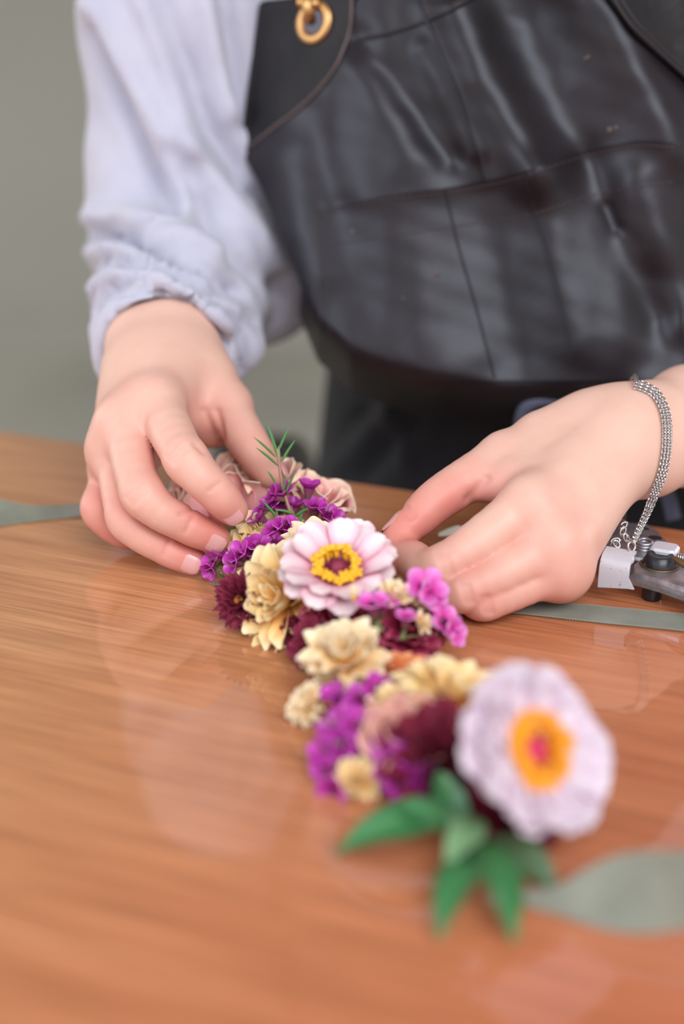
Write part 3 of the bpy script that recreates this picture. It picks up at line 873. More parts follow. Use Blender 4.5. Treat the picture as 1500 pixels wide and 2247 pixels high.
# neck strap with a brass slider, above the frame (it shows mirrored in the table top)
SLI = np.array([-.046, .868, .394])
st = [P(668, -80, .815), SLI + (0, .004, -.05), SLI + (0, .004, 0), SLI + (.01, .02, .10), SLI + (.04, .06, .16)]
sp_ = catmull(st, 24)
Gs = np.stack([sp_ - RGT * .009, sp_, sp_ + RGT * .009], 1)
link('neck_strap', mesh_from('neck_strap', *sheet(Gs, .0025), M_LEATHER2), apron)
V, F = ring_mesh(.0105, .0030, 32, 8); V[:, 1] *= 1.7
link('slider', mesh_from('slider', V, F, M_BRASS), apron, frame(SLI - FWD * .004, -FWD + UP * .5, RGT))
# waist tie loop of dark cloth, between belly and forearm
tp = [(1140, 960, .80), (1148, 905, .79), (1178, 880, .785), (1240, 878, .785), (1330, 900, .79), (1420, 990, .80), (1462, 1080, .80), (1478, 1140, .80)]
V, F = tube(catmull([P(*q) for q in tp], 60), .0042, 10)
link('waist_tie', mesh_from('waist_tie', V, F, M_TIE), apron)
# pale specks of lint on the leather
for (x, y, r) in ((958, 602, .0014), (1290, 126, .0013), (1285, 128, .001), (1338, 284, .0014), (1352, 280, .0011), (773, 508, .0012), (884, 655, .0007)):
    c = apron_pt(float(x), float(y), float(pocket_gap(x, y)) + .001 if y > 400 else .0014)
    V, F = lathe([(.0001, -.6 * r), (.8 * r, -.3 * r), (r, .1 * r), (.5 * r, .6 * r), (.0001, .7 * r)], 7)
    V = V * (1 + .4 * rng.random((len(V), 1)))
    link('lint_speck', mesh_from('lint_speck', V, F, M_PALESEAM), apron, frame(c, -FWD, RGT))
# ------------------------------------------------------------------ flower kit
def petal(L, W, prof, cup=.3, curl=0.0, tip=.12, notch=0.0, nu=9, nv=7, th=.00035, wave=0.0, base_bend=0.0):
    us = np.linspace(0, 1, nu); vs = np.linspace(-1, 1, nv)
    wid = np.interp(us, *zip(*prof)) * W / 2
    th_ = base_bend * (1 - us) + curl * us ** 1.5
    dx = L / (nu - 1)
    x = np.concatenate([[0], np.cumsum(np.cos((th_[1:] + th_[:-1]) / 2) * dx)])
    z = np.concatenate([[0], np.cumsum(np.sin((th_[1:] + th_[:-1]) / 2) * dx)])
    G = np.zeros((nu, nv, 3))
    for i in range(nu):
        for j, v in enumerate(vs):
            pull = tip * L * v * v * us[i] ** 3 + notch * L * math.exp(-(v / .25) ** 2) * us[i] ** 6
            G[i, j] = (x[i] - pull * math.cos(th_[i]), v * wid[i],
                       z[i] - pull * math.sin(th_[i]) + cup * wid[i] * v * v + wave * L * math.sin(v * 5 + 1) * us[i] ** 2)
    V, F = sheet(G, th)
    t = np.repeat(us, nv); s = np.tile(np.abs(vs), nu)
    return V, F, {'t': np.concatenate([t, t]), 's': np.concatenate([s, s])}
def petal_mesh(name, mat, *a, **k):
    V, F, at = petal(*a, **k); return mesh_from(name, V, F, mat, attrs=at)
def nrm(r, u, t): return RGT * r + UP * u - FWD * t       # right, up, towards the camera
RZ = lambda a: Matrix.Rotation(a, 4, 'Z')
RY = lambda a: Matrix.Rotation(a, 4, 'Y')
RX = lambda a: Matrix.Rotation(a, 4, 'X')
TR = lambda x, y, z: Matrix.Translation((x, y, z))
def SCL(s): return Matrix.Diagonal((s, s, s, 1))

def ring_of(parent, meshes, n, r0, z0, elev, scale=1.0, phase=0.0, je=.08, js=.08, ja=.07, name='petal'):
    for k in range(n):
        me = meshes[k % len(meshes)] if len(meshes) < 2 else random.choice(meshes)
        a = phase + 2 * math.pi * k / n + random.uniform(-ja, ja)
        M = RZ(a) @ TR(r0, 0, z0) @ RY(-(elev + random.uniform(-je, je))) @ RX(random.uniform(-.12, .12)) @ SCL(scale * (1 + random.uniform(-js, js)))
        link(name, me, parent, M)

C = srgb
P_Z = [(0, .30), (.3, .62), (.7, 1.0), (.9, .9), (1, .62)]
P_M = [(0, .35), (.3, .75), (.68, 1.0), (.88, .86), (1, .45)]
P_N = [(0, .4), (.5, .9), (.8, 1.0), (1, .35)]
M_ZPINK = petal_mat('zinnia_pink', [(0, C(196, 66, 124)), (.25, C(232, 150, 180)), (.55, C(246, 212, 220)), (1, C(250, 232, 232))], edge=(C(232, 150, 178), .45, .55), vein=.3)
M_ZPALE = petal_mat('zinnia_pale', [(0, C(198, 140, 174)), (.3, C(216, 186, 204)), (.75, C(224, 204, 217)), (1, C(228, 212, 222))], edge=(C(214, 178, 202), .45, .55), vein=.25)
M_CREAM = petal_mat('mum_cream', [(0, C(236, 158, 66)), (.3, C(248, 192, 106)), (.7, C(252, 218, 152)), (1, C(253, 234, 192))], vein=.3)
M_CREAM2 = petal_mat('mum_pale', [(0, C(238, 168, 88)), (.35, C(252, 214, 150)), (1, C(254, 238, 208))], vein=.3)
M_ORANGE = petal_mat('mum_orange', [(0, C(226, 96, 40)), (.6, C(240, 132, 72)), (1, C(246, 176, 120))])
M_BURG = petal_mat('burgundy', [(0, C(72, 8, 30)), (.6, C(128, 22, 54)), (1, C(150, 42, 74))], transl=.15, rough=.7)
M_BURGD = petal_mat('burgundy_deep', [(0, C(64, 4, 24)), (.6, C(112, 12, 42)), (1, C(136, 26, 56))], transl=.1, rough=.75)
M_CRIM = petal_mat('crimson', [(0, C(130, 14, 48)), (.6, C(180, 48, 86)), (1, C(204, 96, 126))], transl=.2)
M_ROSE = petal_mat('rose_peach', [(0, C(246, 170, 172)), (.5, C(255, 182, 186)), (.88, C(255, 188, 180)), (.96, C(255, 214, 190)), (1, C(255, 230, 208))], transl=.1, vein=.12)
M_ROSED = petal_mat('rose_dusty', [(0, C(196, 110, 108)), (.6, C(222, 146, 140)), (1, C(236, 176, 160))], transl=.2)
M_MAG = petal_mat('wax_magenta', [(0, C(150, 22, 112)), (.4, C(190, 44, 164)), (1, C(208, 82, 190))], transl=.2, rough=.35, jitter=.1)
M_MAGL = petal_mat('wax_pink', [(0, C(226, 44, 156)), (.45, C(234, 96, 196)), (1, C(244, 164, 228))], transl=.25, rough=.4)
M_CALYX = petal_mat('calyx', [(0, C(104, 112, 62)), (.5, C(122, 84, 82)), (1, C(140, 50, 104))], transl=0, rough=.5)
M_WCORE = simple('wax_core', C(118, 14, 84), .4)
M_YEL = simple('floret_yellow', C(246, 186, 40), .6)
M_YEL2 = simple('floret_orange', C(240, 160, 30), .6)
M_DISC = simple('disc_maroon', C(140, 44, 72), .7)
M_DISC2 = simple('disc_magenta', C(206, 34, 92), .6)
M_LEAF = petal_mat('leaf_green', [(0, C(64, 112, 62)), (.5, C(62, 124, 72)), (1, C(74, 140, 84))], edge=(C(44, 92, 58), .2, .5), transl=.15, rough=.38, vein=.2)
M_LEAFP = petal_mat('leaf_pale', [(0, C(112, 152, 104)), (1, C(130, 170, 122))], transl=.15, rough=.45)
M_LEAFD = petal_mat('leaf_olive', [(0, C(70, 92, 58)), (1, C(86, 112, 76))], transl=.1, rough=.5)
M_NEEDLE = petal_mat('needle', [(0, C(92, 128, 66)), (.6, C(70, 132, 68)), (1, C(78, 138, 82))], transl=0, rough=.4)
M_STEM = simple('stem_green', C(122, 138, 84), .5)
M_STEMR = simple('stem_red', C(170, 120, 100), .5)

ME_FLORET = {}
def floret_mesh(mat):                                   # a little five-lobed star floret of the yellow ring
    if mat.name in ME_FLORET: return ME_FLORET[mat.name]
    parts = [tube([(0, 0, 0), (0, 0, .0022)], [.0005, .0008], 6)]
    for k in range(5):
        a = 2 * math.pi * k / 5
        d = np.array([math.cos(a), math.sin(a), 0])
        parts.append(tube([(0, 0, .0020), d * .0007 + (0, 0, .0027), d * .0015 + (0, 0, .0028)], [.0004, .0006, .0002], 4))
    ME_FLORET[mat.name] = mesh_from('floret', *merge(*parts), mat); return ME_FLORET[mat.name]

def zinnia(label, c, n, hint, R, mat, disc_r, layers, core_mat, ring_mat, dome, base_mat, fsc, nf, rin):
    f = empty('zinnia', frame(c, n, hint), label, 'flower')
    ms = [petal_mesh('petal', mat, R - disc_r * .75, R * .52 * wf, P_Z, cup=cu, curl=cl, tip=.10, notch=.05, base_bend=.5, th=.0004) for wf, cu, cl in
          ((1.0, .25, -.1), (.92, .40, .15), (1.05, .18, -.3))]
    for (m, r0, z0, el, sc, ph) in layers: ring_of(f, ms, m, r0, z0, el, sc, ph)
    link('disc', mesh_from('disc', *lathe([(.0001, -.004), (disc_r * .9, -.004), (disc_r * .95, 0), (disc_r * .7, dome * .6), (disc_r * .35, dome), (.0001, dome * 1.1)], 24), base_mat), f)
    link('disc_core', mesh_from('disc_core', *lathe([(.0001, dome * .4), (disc_r * .42, dome * .5), (disc_r * .40, dome * 1.15), (disc_r * .2, dome * 1.5), (.0001, dome * 1.55)], 18), core_mat), f)
    for k in range(34):                                 # chaffy scales of the disc
        rr = disc_r * .9 * math.sqrt((k + .5) / 34); a = k * 2.399963
        zz = np.interp(rr / disc_r, [0, .35, .7, .95], [dome * 1.05, dome, dome * .6, 0])
        V, F = tube([(0, 0, -.001), (0, 0, .0015), (.0004, 0, .0024)], [.0006, .0006, .0001], 5)
        link('disc_scale', mesh_from('disc_scale', V, F, core_mat) if k == 0 else bpy.data.objects[zinnia.ds].data, f, TR(rr * math.cos(a), rr * math.sin(a), zz)) if k else setattr(zinnia, 'ds', link('disc_scale', mesh_from('disc_scale', V, F, core_mat), f, TR(0, 0, dome)).name)
    for k in range(nf):
        a = 2 * math.pi * k / nf + random.uniform(-.1, .1); rr = disc_r * random.uniform(rin, 1.02)
        link('floret', floret_mesh(ring_mat), f, TR(rr * math.cos(a), rr * math.sin(a), dome * .55 + random.uniform(0, .001)) @ RZ(a) @ RY(.3) @ SCL(fsc * random.uniform(.85, 1.2)))
    link('receptacle', mesh_from('receptacle', *lathe([(.0001, -.012), (.0025, -.011), (.006, -.006), (disc_r * .9, -.003), (.0001, -.002)], 16), M_STEM), f)
    return f

def mum(label, c, n, R, mat, hint=(1, 0, 0), fine=False, eye=None, rows=None, group=None, name='chrysanthemum', cat='flower'):
    f = empty(name, frame(c, n, hint), label, cat, group)
    W = R * (.44 if not fine else .20)
    ms = [petal_mesh('petal', mat, R * .92, W * wf, P_M if not fine else P_N, cup=cu, curl=cl, tip=.1, nu=7, nv=5, th=.0003) for wf, cu, cl in
          ((1, .7, .35), (.9, .85, .05), (1.12, .6, .7))]
    rows = rows or [(13, .16, -.10, -.18, 1.0), (13, .15, 0, .14, 1.0), (11, .12, .06, .45, .9), (9, .09, .10, .80, .75), (6, .05, .14, 1.15, .58)]
    for i, (m, r0, z0, el, sc) in enumerate(rows): ring_of(f, ms, m, r0 * R, z0 * R, el, sc, i * .37, je=.14, js=.1, ja=.14)
    link('heart', mesh_from('heart', *lathe([(.0001, -.3 * R), (.08 * R, -.28 * R), (.2 * R, -.1 * R), (.18 * R, .05 * R), (.1 * R, .16 * R), (.0001, .2 * R)], 14), mat if eye is None else eye), f)
    if eye is not None:
        for k in range(16):
            a = k * 2.4; rr = .13 * R * math.sqrt(k / 16)
            link('floret', floret_mesh(eye), f, TR(rr * math.cos(a), rr * math.sin(a), .18 * R) @ SCL(.6))
    return f

def rose(label, c, n, hint, R, H, mat, lean=1.0, seed=0, cat='rose'):
    rs = np.random.default_rng(seed)
    f = empty('spray_rose', frame(c, n, hint), label, cat)
    specs = [(4, 1.0, 1.0, .36, 1.95), (3, .74, 1.05, .34, 2.3), (3, .50, 1.08, .22, 2.2), (2, .28, 1.04, .08, 2.8)]
    for li, (m, rf, hf, curl, span) in enumerate(specs):
        for k in range(m):
            nu, nv = 13, 13
            a0 = 2 * math.pi * k / m + li * .7 + rs.uniform(-.15, .15)
            G = np.zeros((nu, nv, 3)); ph = rs.uniform(0, 6.28); cc = curl * rs.uniform(.8, 1.25)
            for i in range(nu):
                u = i / (nu - 1)
                for j in range(nv):
                    v = j / (nv - 1) * 2 - 1
                    prof = np.interp(u, [0, .15, .45, .8, 1], [.30, .72, 1.0, .94, .90])
                    top = 1 - .10 * abs(v) ** 2.5 + .02 * math.sin(4 * v + ph)
                    z = H * hf * u * (top + .06 * math.exp(-((v - .15 * math.sin(ph)) / .22) ** 2) * u ** 6)
                    r = R * rf * prof + .06 * R * abs(v) * u
                    k2 = max(0, u - .80) / .20
                    r += R * cc * .75 * (k2 ** 1.5) * (.6 + .4 * math.sin(2.4 * v + ph) ** 2)
                    z -= H * .22 * cc * k2 ** 3 * (1 + math.sin(2.4 * v + ph))
                    A = a0 + v * span / 2 * (1 - .15 * u ** 3)
                    G[i, j] = (r * math.cos(A), r * math.sin(A), z)
            V, F = sheet(G, .0005)
            t = np.repeat(np.linspace(0, 1, nu), nv); s = np.tile(np.abs(np.linspace(-1, 1, nv)), nu)
            link('petal', mesh_from('petal', V, F, mat, attrs={'t': np.tile(t, 2), 's': np.tile(s, 2)}), f)
    link('hip', mesh_from('hip', *lathe([(.0001, -.006), (.003, -.005), (.3 * R, -.001), (.36 * R, .002), (.2 * R, .004), (.0001, .004)], 14), M_STEM), f)
    return f

# waxflower: one bloom is a conical calyx with five round petals and a dark cup
WP = [(0, .5), (.3, .85), (.62, 1.0), (.85, .8), (1, .35)]
ME_WP = [petal_mesh('petal', M_MAG, .0052, .0056, WP, cup=.30, curl=.15, tip=.05, nu=6, nv=5, th=.0004), petal_mesh('petal', M_MAG, .0050, .0052, WP, cup=.45, curl=.45, tip=.05, nu=6, nv=5, th=.0004)]
ME_WPL = [petal_mesh('petal', M_MAGL, .0056, .0062, WP, cup=.25, curl=.1, tip=.05, nu=6, nv=5, th=.0004)]
def _cal():
    V, F = lathe([(.0003, -.0066), (.0009, -.006), (.0018, -.003), (.0026, -.0006), (.0028, .0004), (.0020, .0002), (.0003, -.0004)], 14)
    return mesh_from('bloom', V, F, M_CALYX, attrs={'t': np.clip((V[:, 2] + .0066) / .0066, 0, 1)})
ME_CAL = _cal()
ME_CORE = mesh_from('nectar_cup', *lathe([(.0001, -.0002), (.0019, -.0001), (.0022, .0007), (.0014, .0006), (.0006, .0003), (.0006, .0022), (.0001, .0024)], 12), M_WCORE)
def bloom(parent, c, n, scale=1.0, open_=.35, petals=None):
    Mw = frame(c, n, RGT + UP * .3) @ RZ(random.uniform(0, 6)) @ SCL(scale)
    b = link('bloom', ME_CAL, parent, parent.matrix_basis.inverted() @ Mw)
    for k in range(5):
        link('petal', random.choice(petals or ME_WP), b, RZ(2 * math.pi * k / 5 + random.uniform(-.1, .1)) @ TR(.0021, 0, .0002) @ RY(-(open_ + random.uniform(-.15, .15))))
    link('nectar_cup', ME_CORE, b)
    return np.array(c) - .0066 * scale * np.array(n) / np.linalg.norm(n)
def sprig(label, root, blooms, group=None, stemmat=None, petals=None, name='waxflower_sprig'):
    f = empty(name, Matrix.Translation(root), label, 'flower sprig', group)
    for (x, y, d, n, sc, op) in blooms:
        tipp = bloom(f, P(x, y, d), nrm(*n), sc, op, petals)
        midp = (tipp + root) / 2 - nrm(*n) * .002
        V, F = tube(catmull([root - root, midp - root, tipp - root], 8), [.0006] * 8, 6)
        link('stem', mesh_from('stem', V, F, stemmat or M_STEM), f)
    return f

# ------------------------------------------------------------------ garland, from the front to the back
zinnia('pale pink white zinnia with orange ring and magenta heart, the largest and nearest flower',
       P(1146, 1656, .474), nrm(.50, .30, .74), RGT, .0332, M_ZPALE, .0106,
       [(15, .0068, 0, .10, 1.0, .0), (14, .0064, .0012, .22, .94, .2), (9, .006, .002, .34, .72, .1)], M_DISC2, M_YEL2, .0062, M_YEL2, 2.0, 34, .55)
zinnia('pink zinnia with ring of yellow florets, midway along the garland between the hands',
       P(742, 1262, .618), nrm(-.04, .62, .60), RGT,   .0285, M_ZPINK, .0088,
       [(12, .0074, -.0008, .14, 1.0, .1), (11, .0070, .0004, .36, .95, .38)], M_DISC, M_YEL, .0050, M_DISC, 1.75, 20, .74)

BG = 'burgundy flowers of the garland'
mum('deep burgundy flower tucked in behind the nearest pale zinnia', P(975, 1680, .510), nrm(-.2, .5, .75), .024, M_BURGD)
mum('dark red flower under the nearest pale zinnia, above the green leaves', P(1120, 1800, .488), nrm(.2, -.1, .9), .017, M_BURG)
rose('dusty pink rose between the magenta waxflowers and the deep burgundy flower', P(912, 1690, .533), nrm(-.15, .72, .6), RGT, .0155, .026, M_ROSED, seed=3)
mum('flat cream yellow chrysanthemum directly behind the nearest pale zinnia', P(985, 1548, .540), nrm(.2, .85, .35), .0225, M_CREAM)
mum('cream yellow chrysanthemum in front of the small orange flower', P(875, 1560, .540), nrm(-.2, .8, .45), .014, M_CREAM)
mum('small orange flower between two cream chrysanthemums', P(880, 1490, .570), nrm(.05, .8, .5), .0135, M_ORANGE)
mum('pale cream chrysanthemum with upright petals above the magenta waxflowers', P(757, 1455, .573), nrm(-.15, .62, .72), .0178, M_CREAM2,
    rows=[(11, .16, -.10, .15, 1.0), (11, .15, 0, .5, 1.05), (9, .10, .06, .85, 1.0), (6, .06, .10, 1.2, .9)])
mum('small cream flower lying on the table at the left of the magenta waxflowers', P(676, 1548, .560), nrm(-.7, .4, .5), .0092, M_CREAM2)
mum('small tan flower low between the two front magenta waxflower clusters', P(785, 1715, .517), nrm(-.1, .3, .9), .0095, M_CREAM)
mum('crimson flower under the front edge of the pink zinnia', P(735, 1352, .612), nrm(-.1, .2, .95), .0150, M_CRIM)
mum('dark burgundy flower low behind the upright cream chrysanthemum', P(692, 1420, .604), nrm(-.5, .1, .8), .0120, M_BURG)
mum('crimson pink flower at the right of the upright cream chrysanthemum', P(893, 1392, .602), nrm(.2, .5, .8), .0150, M_CRIM)
mum('small dark burgundy flower against the big yellow chrysanthemum petals', P(655, 1392, .622), nrm(-.2, -.1, .9), .0085, M_BURGD)
mum('big yellow cream chrysanthemum hanging over the left side under the pink zinnia', P(634, 1318, .632), nrm(-.46, .18, .78), .0265, M_CREAM,
    rows=[(13, .16, -.12, -.30, 1.0), (14, .16, 0, .05, 1.0), (12, .13, .06, .40, .95), (10, .10, .10, .80, .8), (7, .05, .14, 1.2, .6)])
mum('round burgundy pompon flower with tiny yellow eye, resting on the table', P(531, 1318, .633), nrm(-.35, .16, .9), .0140, M_BURG, fine=True, eye=M_YEL,
    rows=[(28, .10, -.34, -.9, .85), (30, .12, -.26, -.5, .95), (30, .12, -.14, -.15, 1.0), (28, .12, 0, .2, .95), (26, .12, .08, .55, .85), (22, .11, .14, .9, .72), (14, .10, .18, 1.2, .55)], name='pompon_flower')
mum('yellow cream chrysanthemum under the ring finger tip', P(548, 1222, .688), nrm(-.45, .45, .7), .0165, M_CREAM)
mum('amber cream chrysanthemum in front of the pink roses, below the index finger tip', P(590, 1180, .694), nrm(-.1, .7, .6), .0175, M_CREAM)
mum('pale cream chrysanthemum standing up behind the pink zinnia', P(695, 1215, .662), nrm(.05, .72, .55), .0185, M_CREAM2)
for (x, y, d, n, R, lab) in ((862, 1312, .594, (.3, .7, .6), .0085, 'small pale yellow flower at the right rim of the pink zinnia'),
                             (912, 1322, .600, (.5, .7, .5), .0068, 'tiny pale yellow flower at the foot of the upper pink waxflower'),
                             (922, 1368, .592, (.6, .3, .7), .0058, 'tiny cream bud flower beside the lower pink waxflower')):
    mum(lab, P(x, y, d), nrm(*n), R, M_CREAM2, rows=[(7, .15, -.1, .35, 1.0), (6, .12, 0, .8, .95), (4, .06, .1, 1.2, .8)])
mum('closed white bud at the front rim of the pink zinnia', P(776, 1312, .588), nrm(0, .95, .3), .0062, M_CREAM2, rows=[(6, .12, -.1, 1.25, 1.0), (5, .08, 0, 1.4, 1.05)], name='flower_bud')

# roses at the far end, under the fingers
rose('closed pink rosebud behind the index finger tip, leftmost of the three upright roses', P(505, 1150, .742), nrm(-.05, .93, .30), RGT, .0140, .0345, M_ROSE, seed=11)
rose('open peach pink rose behind the green needle leaves', P(603, 1165, .732), nrm(0, .92, .36), -RGT, .0165, .0350, M_ROSE, seed=5)
rose('peach rose with curled pointed petals at the right of the waxflower sprig', P(676, 1178, .724), nrm(.28, .85, .45), RGT + UP, .0150, .0290, M_ROSE, seed=21)
rose('small salmon rose half hidden between index and middle finger', P(452, 1135, .742), nrm(-.75, .40, .5), UP, .0125, .0220, M_ROSE, seed=9)

# waxflower sprigs
S1 = sprig('magenta waxflower sprig with green needle leaves standing in front of the peach roses', P(645, 1150, .690),
      [(618, 1082, .690, (-.25, .75, .6), 1.0, .5), (604, 1090, .688, (-.85, .35, .4), .9, .5), (678, 1072, .692, (.15, .95, .2), 1.05, .75), (592, 1110, .692, (-.3, .7, .6), .9, .4),
       (616, 1112, .694, (.1, .7, .6), .9, .4), (645, 1112, .696, (.05, .9, .3), .95, .75), (570, 1136, .688, (-.7, .6, .4), 1.0, .5),
       (690, 1116, .690, (.0, .85, .5), 1.05, .6), (716, 1130, .688, (.3, .7, .6), 1.0, .5), (738, 1142, .686, (.6, .55, .5), .95, .45)])
def needles(f, root, lst):
    for (x0, y0, x1, y1, d0, d1, wpx) in lst:
        a, b = P(x0, y0, d0), P(x1, y1, d1); m = (a + b) / 2 + UP * .0004
        pts = catmull([a, m, b], 9) - root
        V, F = tube(pts, np.interp(np.linspace(0, 1, 9), [0, .2, .7, 1], [.5, 1, .8, .15]) * wpx / 4.5 / 1000 / 2, 6)
        link('needle_leaf', mesh_from('needle_leaf', V, F, M_NEEDLE, attrs={'t': np.repeat(np.linspace(0, 1, 9), 6)}), f)
r1 = P(645, 1150, .690)
needles(S1, r1, [(609, 1002, 588, 934, .690, .692, 8), (604, 1002, 556, 959, .690, .684, 6), (610, 1022, 561, 982, .690, .684, 6), (610, 990, 635, 936, .690, .694, 6),
                 (618, 1012, 647, 966, .690, .688, 6.5), (614, 1012, 610, 978, .690, .690, 6), (625, 1085, 650, 1030, .688, .686, 6), (622, 1080, 627, 1040, .688, .686, 5), (604, 1060, 586, 1033, .688, .686, 5),
                 (616, 1146, 574, 1098, .684, .680, 8), (645, 1128, 603, 1118, .686, .682, 7), (648, 1132, 676, 1116, .686, .684, 6), (655, 1160, 662, 1128, .684, .684, 9), (600, 1166, 576, 1164, .684, .682, 6)])
V, F = tube(catmull([P(645, 1150, .690) - r1, P(632, 1110, .689) - r1, P(618, 1060, .690) - r1, P(611, 1005, .690) - r1, P(608, 985, .690) - r1], 20), np.linspace(.0010, .0006, 20), 7)
link('main_stem', mesh_from('main_stem', V, F, M_STEMR), S1)
sprig('magenta waxflowers on top of the amber chrysanthemum, just behind the pink zinnia', P(640, 1195, .680),
      [(604, 1165, .672, (-.5, .75, .5), 1.0, .5), (628, 1160, .673, (.1, .8, .6), 1.1, .5), (648, 1164, .674, (.5, .8, .4), 1.0, .5), (602, 1190, .668, (0, .6, .7), .8, .4)])
sprig('magenta waxflower lying on the table against the ring finger tip', P(500, 1275, .682),
      [(468, 1232, .680, (-.6, .2, .6), .95, .5), (479, 1222, .678, (.3, .9, .3), .8, .8), (463, 1250, .678, (-.5, -.4, .7), .8, .6)])
sprig('pair of pinkish magenta waxflowers above the round burgundy pompon flower', P(560, 1250, .668),
      [(528, 1218, .662, (-.5, .55, .65), 1.15, .45), (515, 1236, .660, (-.7, .1, .7), .95, .5), (566, 1200, .664, (.1, .85, .5), 1.1, .5), (552, 1212, .663, (-.2, .8, .6), .9, .5)])
sprig('pair of bright pink waxflowers reaching right towards the lower hand', P(880, 1400, .590),
      [(932, 1292, .598, (.15, .55, .8), 1.35, .3), (946, 1306, .597, (.4, .25, .85), 1.0, .4), (972, 1366, .596, (.55, .5, .65), 1.15, .3), (992, 1388, .595, (.8, .1, .6), 1.0, .4), (890, 1360, .588, (.1, .9, .4), .8, .6)], petals=ME_WPL)
sprig('purple pink waxflower under the front right rim of the pink zinnia', P(840, 1380, .590),
      [(818, 1332, .586, (-.1, .9, .4), 1.1, .6), (842, 1330, .588, (.3, .9, .4), 1.0, .6)], petals=ME_WPL)
sprig('magenta waxflower in front of the upright cream chrysanthemum', P(800, 1570, .555),
      [(826, 1518, .545, (.3, .5, .8), 1.15, .35), (792, 1535, .545, (-.3, .6, .7), 1.05, .4), (734, 1530, .552, (-.5, .8, .4), 1.0, .6), (748, 1548, .550, (.1, .8, .6), .9, .6)])
sprig('cluster of magenta waxflowers low on the table, leftmost of the front clusters', P(780, 1690, .530),
      [(740, 1600, .528, (-.35, .6, .7), 1.15, .4), (784, 1598, .526, (.2, .6, .8), 1.15, .35), (752, 1632, .524, (-.1, .3, .95), 1.1, .4), (714, 1650, .524, (-.7, .4, .6), 1.1, .4),
       (720, 1690, .520, (-.7, .1, .7), 1.05, .4), (732, 1732, .514, (-.4, -.3, .85), 1.0, .4), (760, 1575, .534, (0, .8, .5), .9, .5), (786, 1640, .524, (.4, .1, .9), .9, .4)])
sprig('magenta waxflowers beside the green leaves, rightmost of the front clusters', P(900, 1690, .520),
      [(862, 1676, .510, (-.3, .4, .85), 1.2, .35), (900, 1668, .508, (.1, .5, .85), 1.1, .35), (886, 1712, .504, (-.1, -.1, 1), 1.2, .35), (925, 1712, .503, (.4, .1, .9), 1.0, .4), (846, 1645, .514, (-.5, .5, .7), .9, .5)])

# green leaves at the near end
def leaf_mesh(a, b, W, n, mat, fold=.35, bend=.12, prof=((0, .12), (.2, .7), (.45, 1), (.75, .62), (1, .04))):
    L = np.linalg.norm(b - a); u = (b - a) / L
    n = n - u * (n @ u); n /= np.linalg.norm(n); s = np.cross(n, u)
    nu, nv = 17, 9; G = np.zeros((nu, nv, 3))
    for i in range(nu):
        t = i / (nu - 1); w_ = np.interp(t, *zip(*prof)) * W / 2
        for j in range(nv):
            v = j / (nv - 1) * 2 - 1
            G[i, j] = a + u * L * t + s * v * w_ + n * (bend * L * 4 * t * (1 - t) + fold * w_ * abs(v) - .03 * W * math.cos(9 * t + 3 * v))
    V, F = sheet(G, .0005)
    t = np.repeat(np.linspace(0, 1, nu), nv); s_ = np.tile(np.abs(np.linspace(-1, 1, nv)), nu)
    return mesh_from('leaf', V, F, mat, attrs={'t': np.tile(t, 2), 's': np.tile(s_, 2)})
lr = P(1045, 1850, .478)
lf = empty('leaf_spray', Matrix.Translation(lr), 'spray of pointed green leaves on the table at the near end of the garland', 'leaves')
for (x0, y0, d0, x1, y1, d1, W, n, mat) in (
        (1000, 1800, .478, 735, 1872, .474, .0165, (.1, .75, .5), M_LEAF), (1010, 1830, .474, 845, 1770, .480, .0120, (0, .8, .6), M_LEAF), (1030, 1830, .478, 960, 1690, .494, .0120, (-.3, .3, .9), M_LEAF),
        (1055, 1800, .478, 975, 1905, .458, .0125, (-.1, .6, .7), M_LEAFP), (1055, 1870, .468, 962, 2062, .436, .0150, (-.3, .7, .6), M_LEAF),
        (1050, 1850, .470, 1128, 2068, .434, .0150, (.2, .7, .7), M_LEAF), (1075, 1840, .476, 1225, 1965, .462, .0150, (.1, .7, .6), M_LEAFD)):
    a, b = P(x0, y0, d0) - lr, P(x1, y1, d1) - lr
    o = link('leaf', leaf_mesh(a, b, W, nrm(*n), mat), lf)
    m_ = (a + b) / 2
V, F = tube(catmull([P(1180, 1760, .50) - lr, P(1100, 1820, .485) - lr, P(1045, 1850, .477) - lr, P(1010, 1815, .477) - lr], 16), .0010, 7)
link('stem', mesh_from('stem', V, F, M_STEM), lf)

# pale petal under the thumb of the hand with the bracelet
q = PT(962, 1176, .005)
fp = link('fallen_petal', petal_mesh('fallen_petal', simple('petal_white', C(236, 238, 222), .5), .014, .009, P_M, cup=.6, curl=.5), None, frame(q, UP * .8 - FWD * .4, RGT))
tag(fp, 'pale greenish white petal lying under the thumb of the bracelet hand', 'petal')

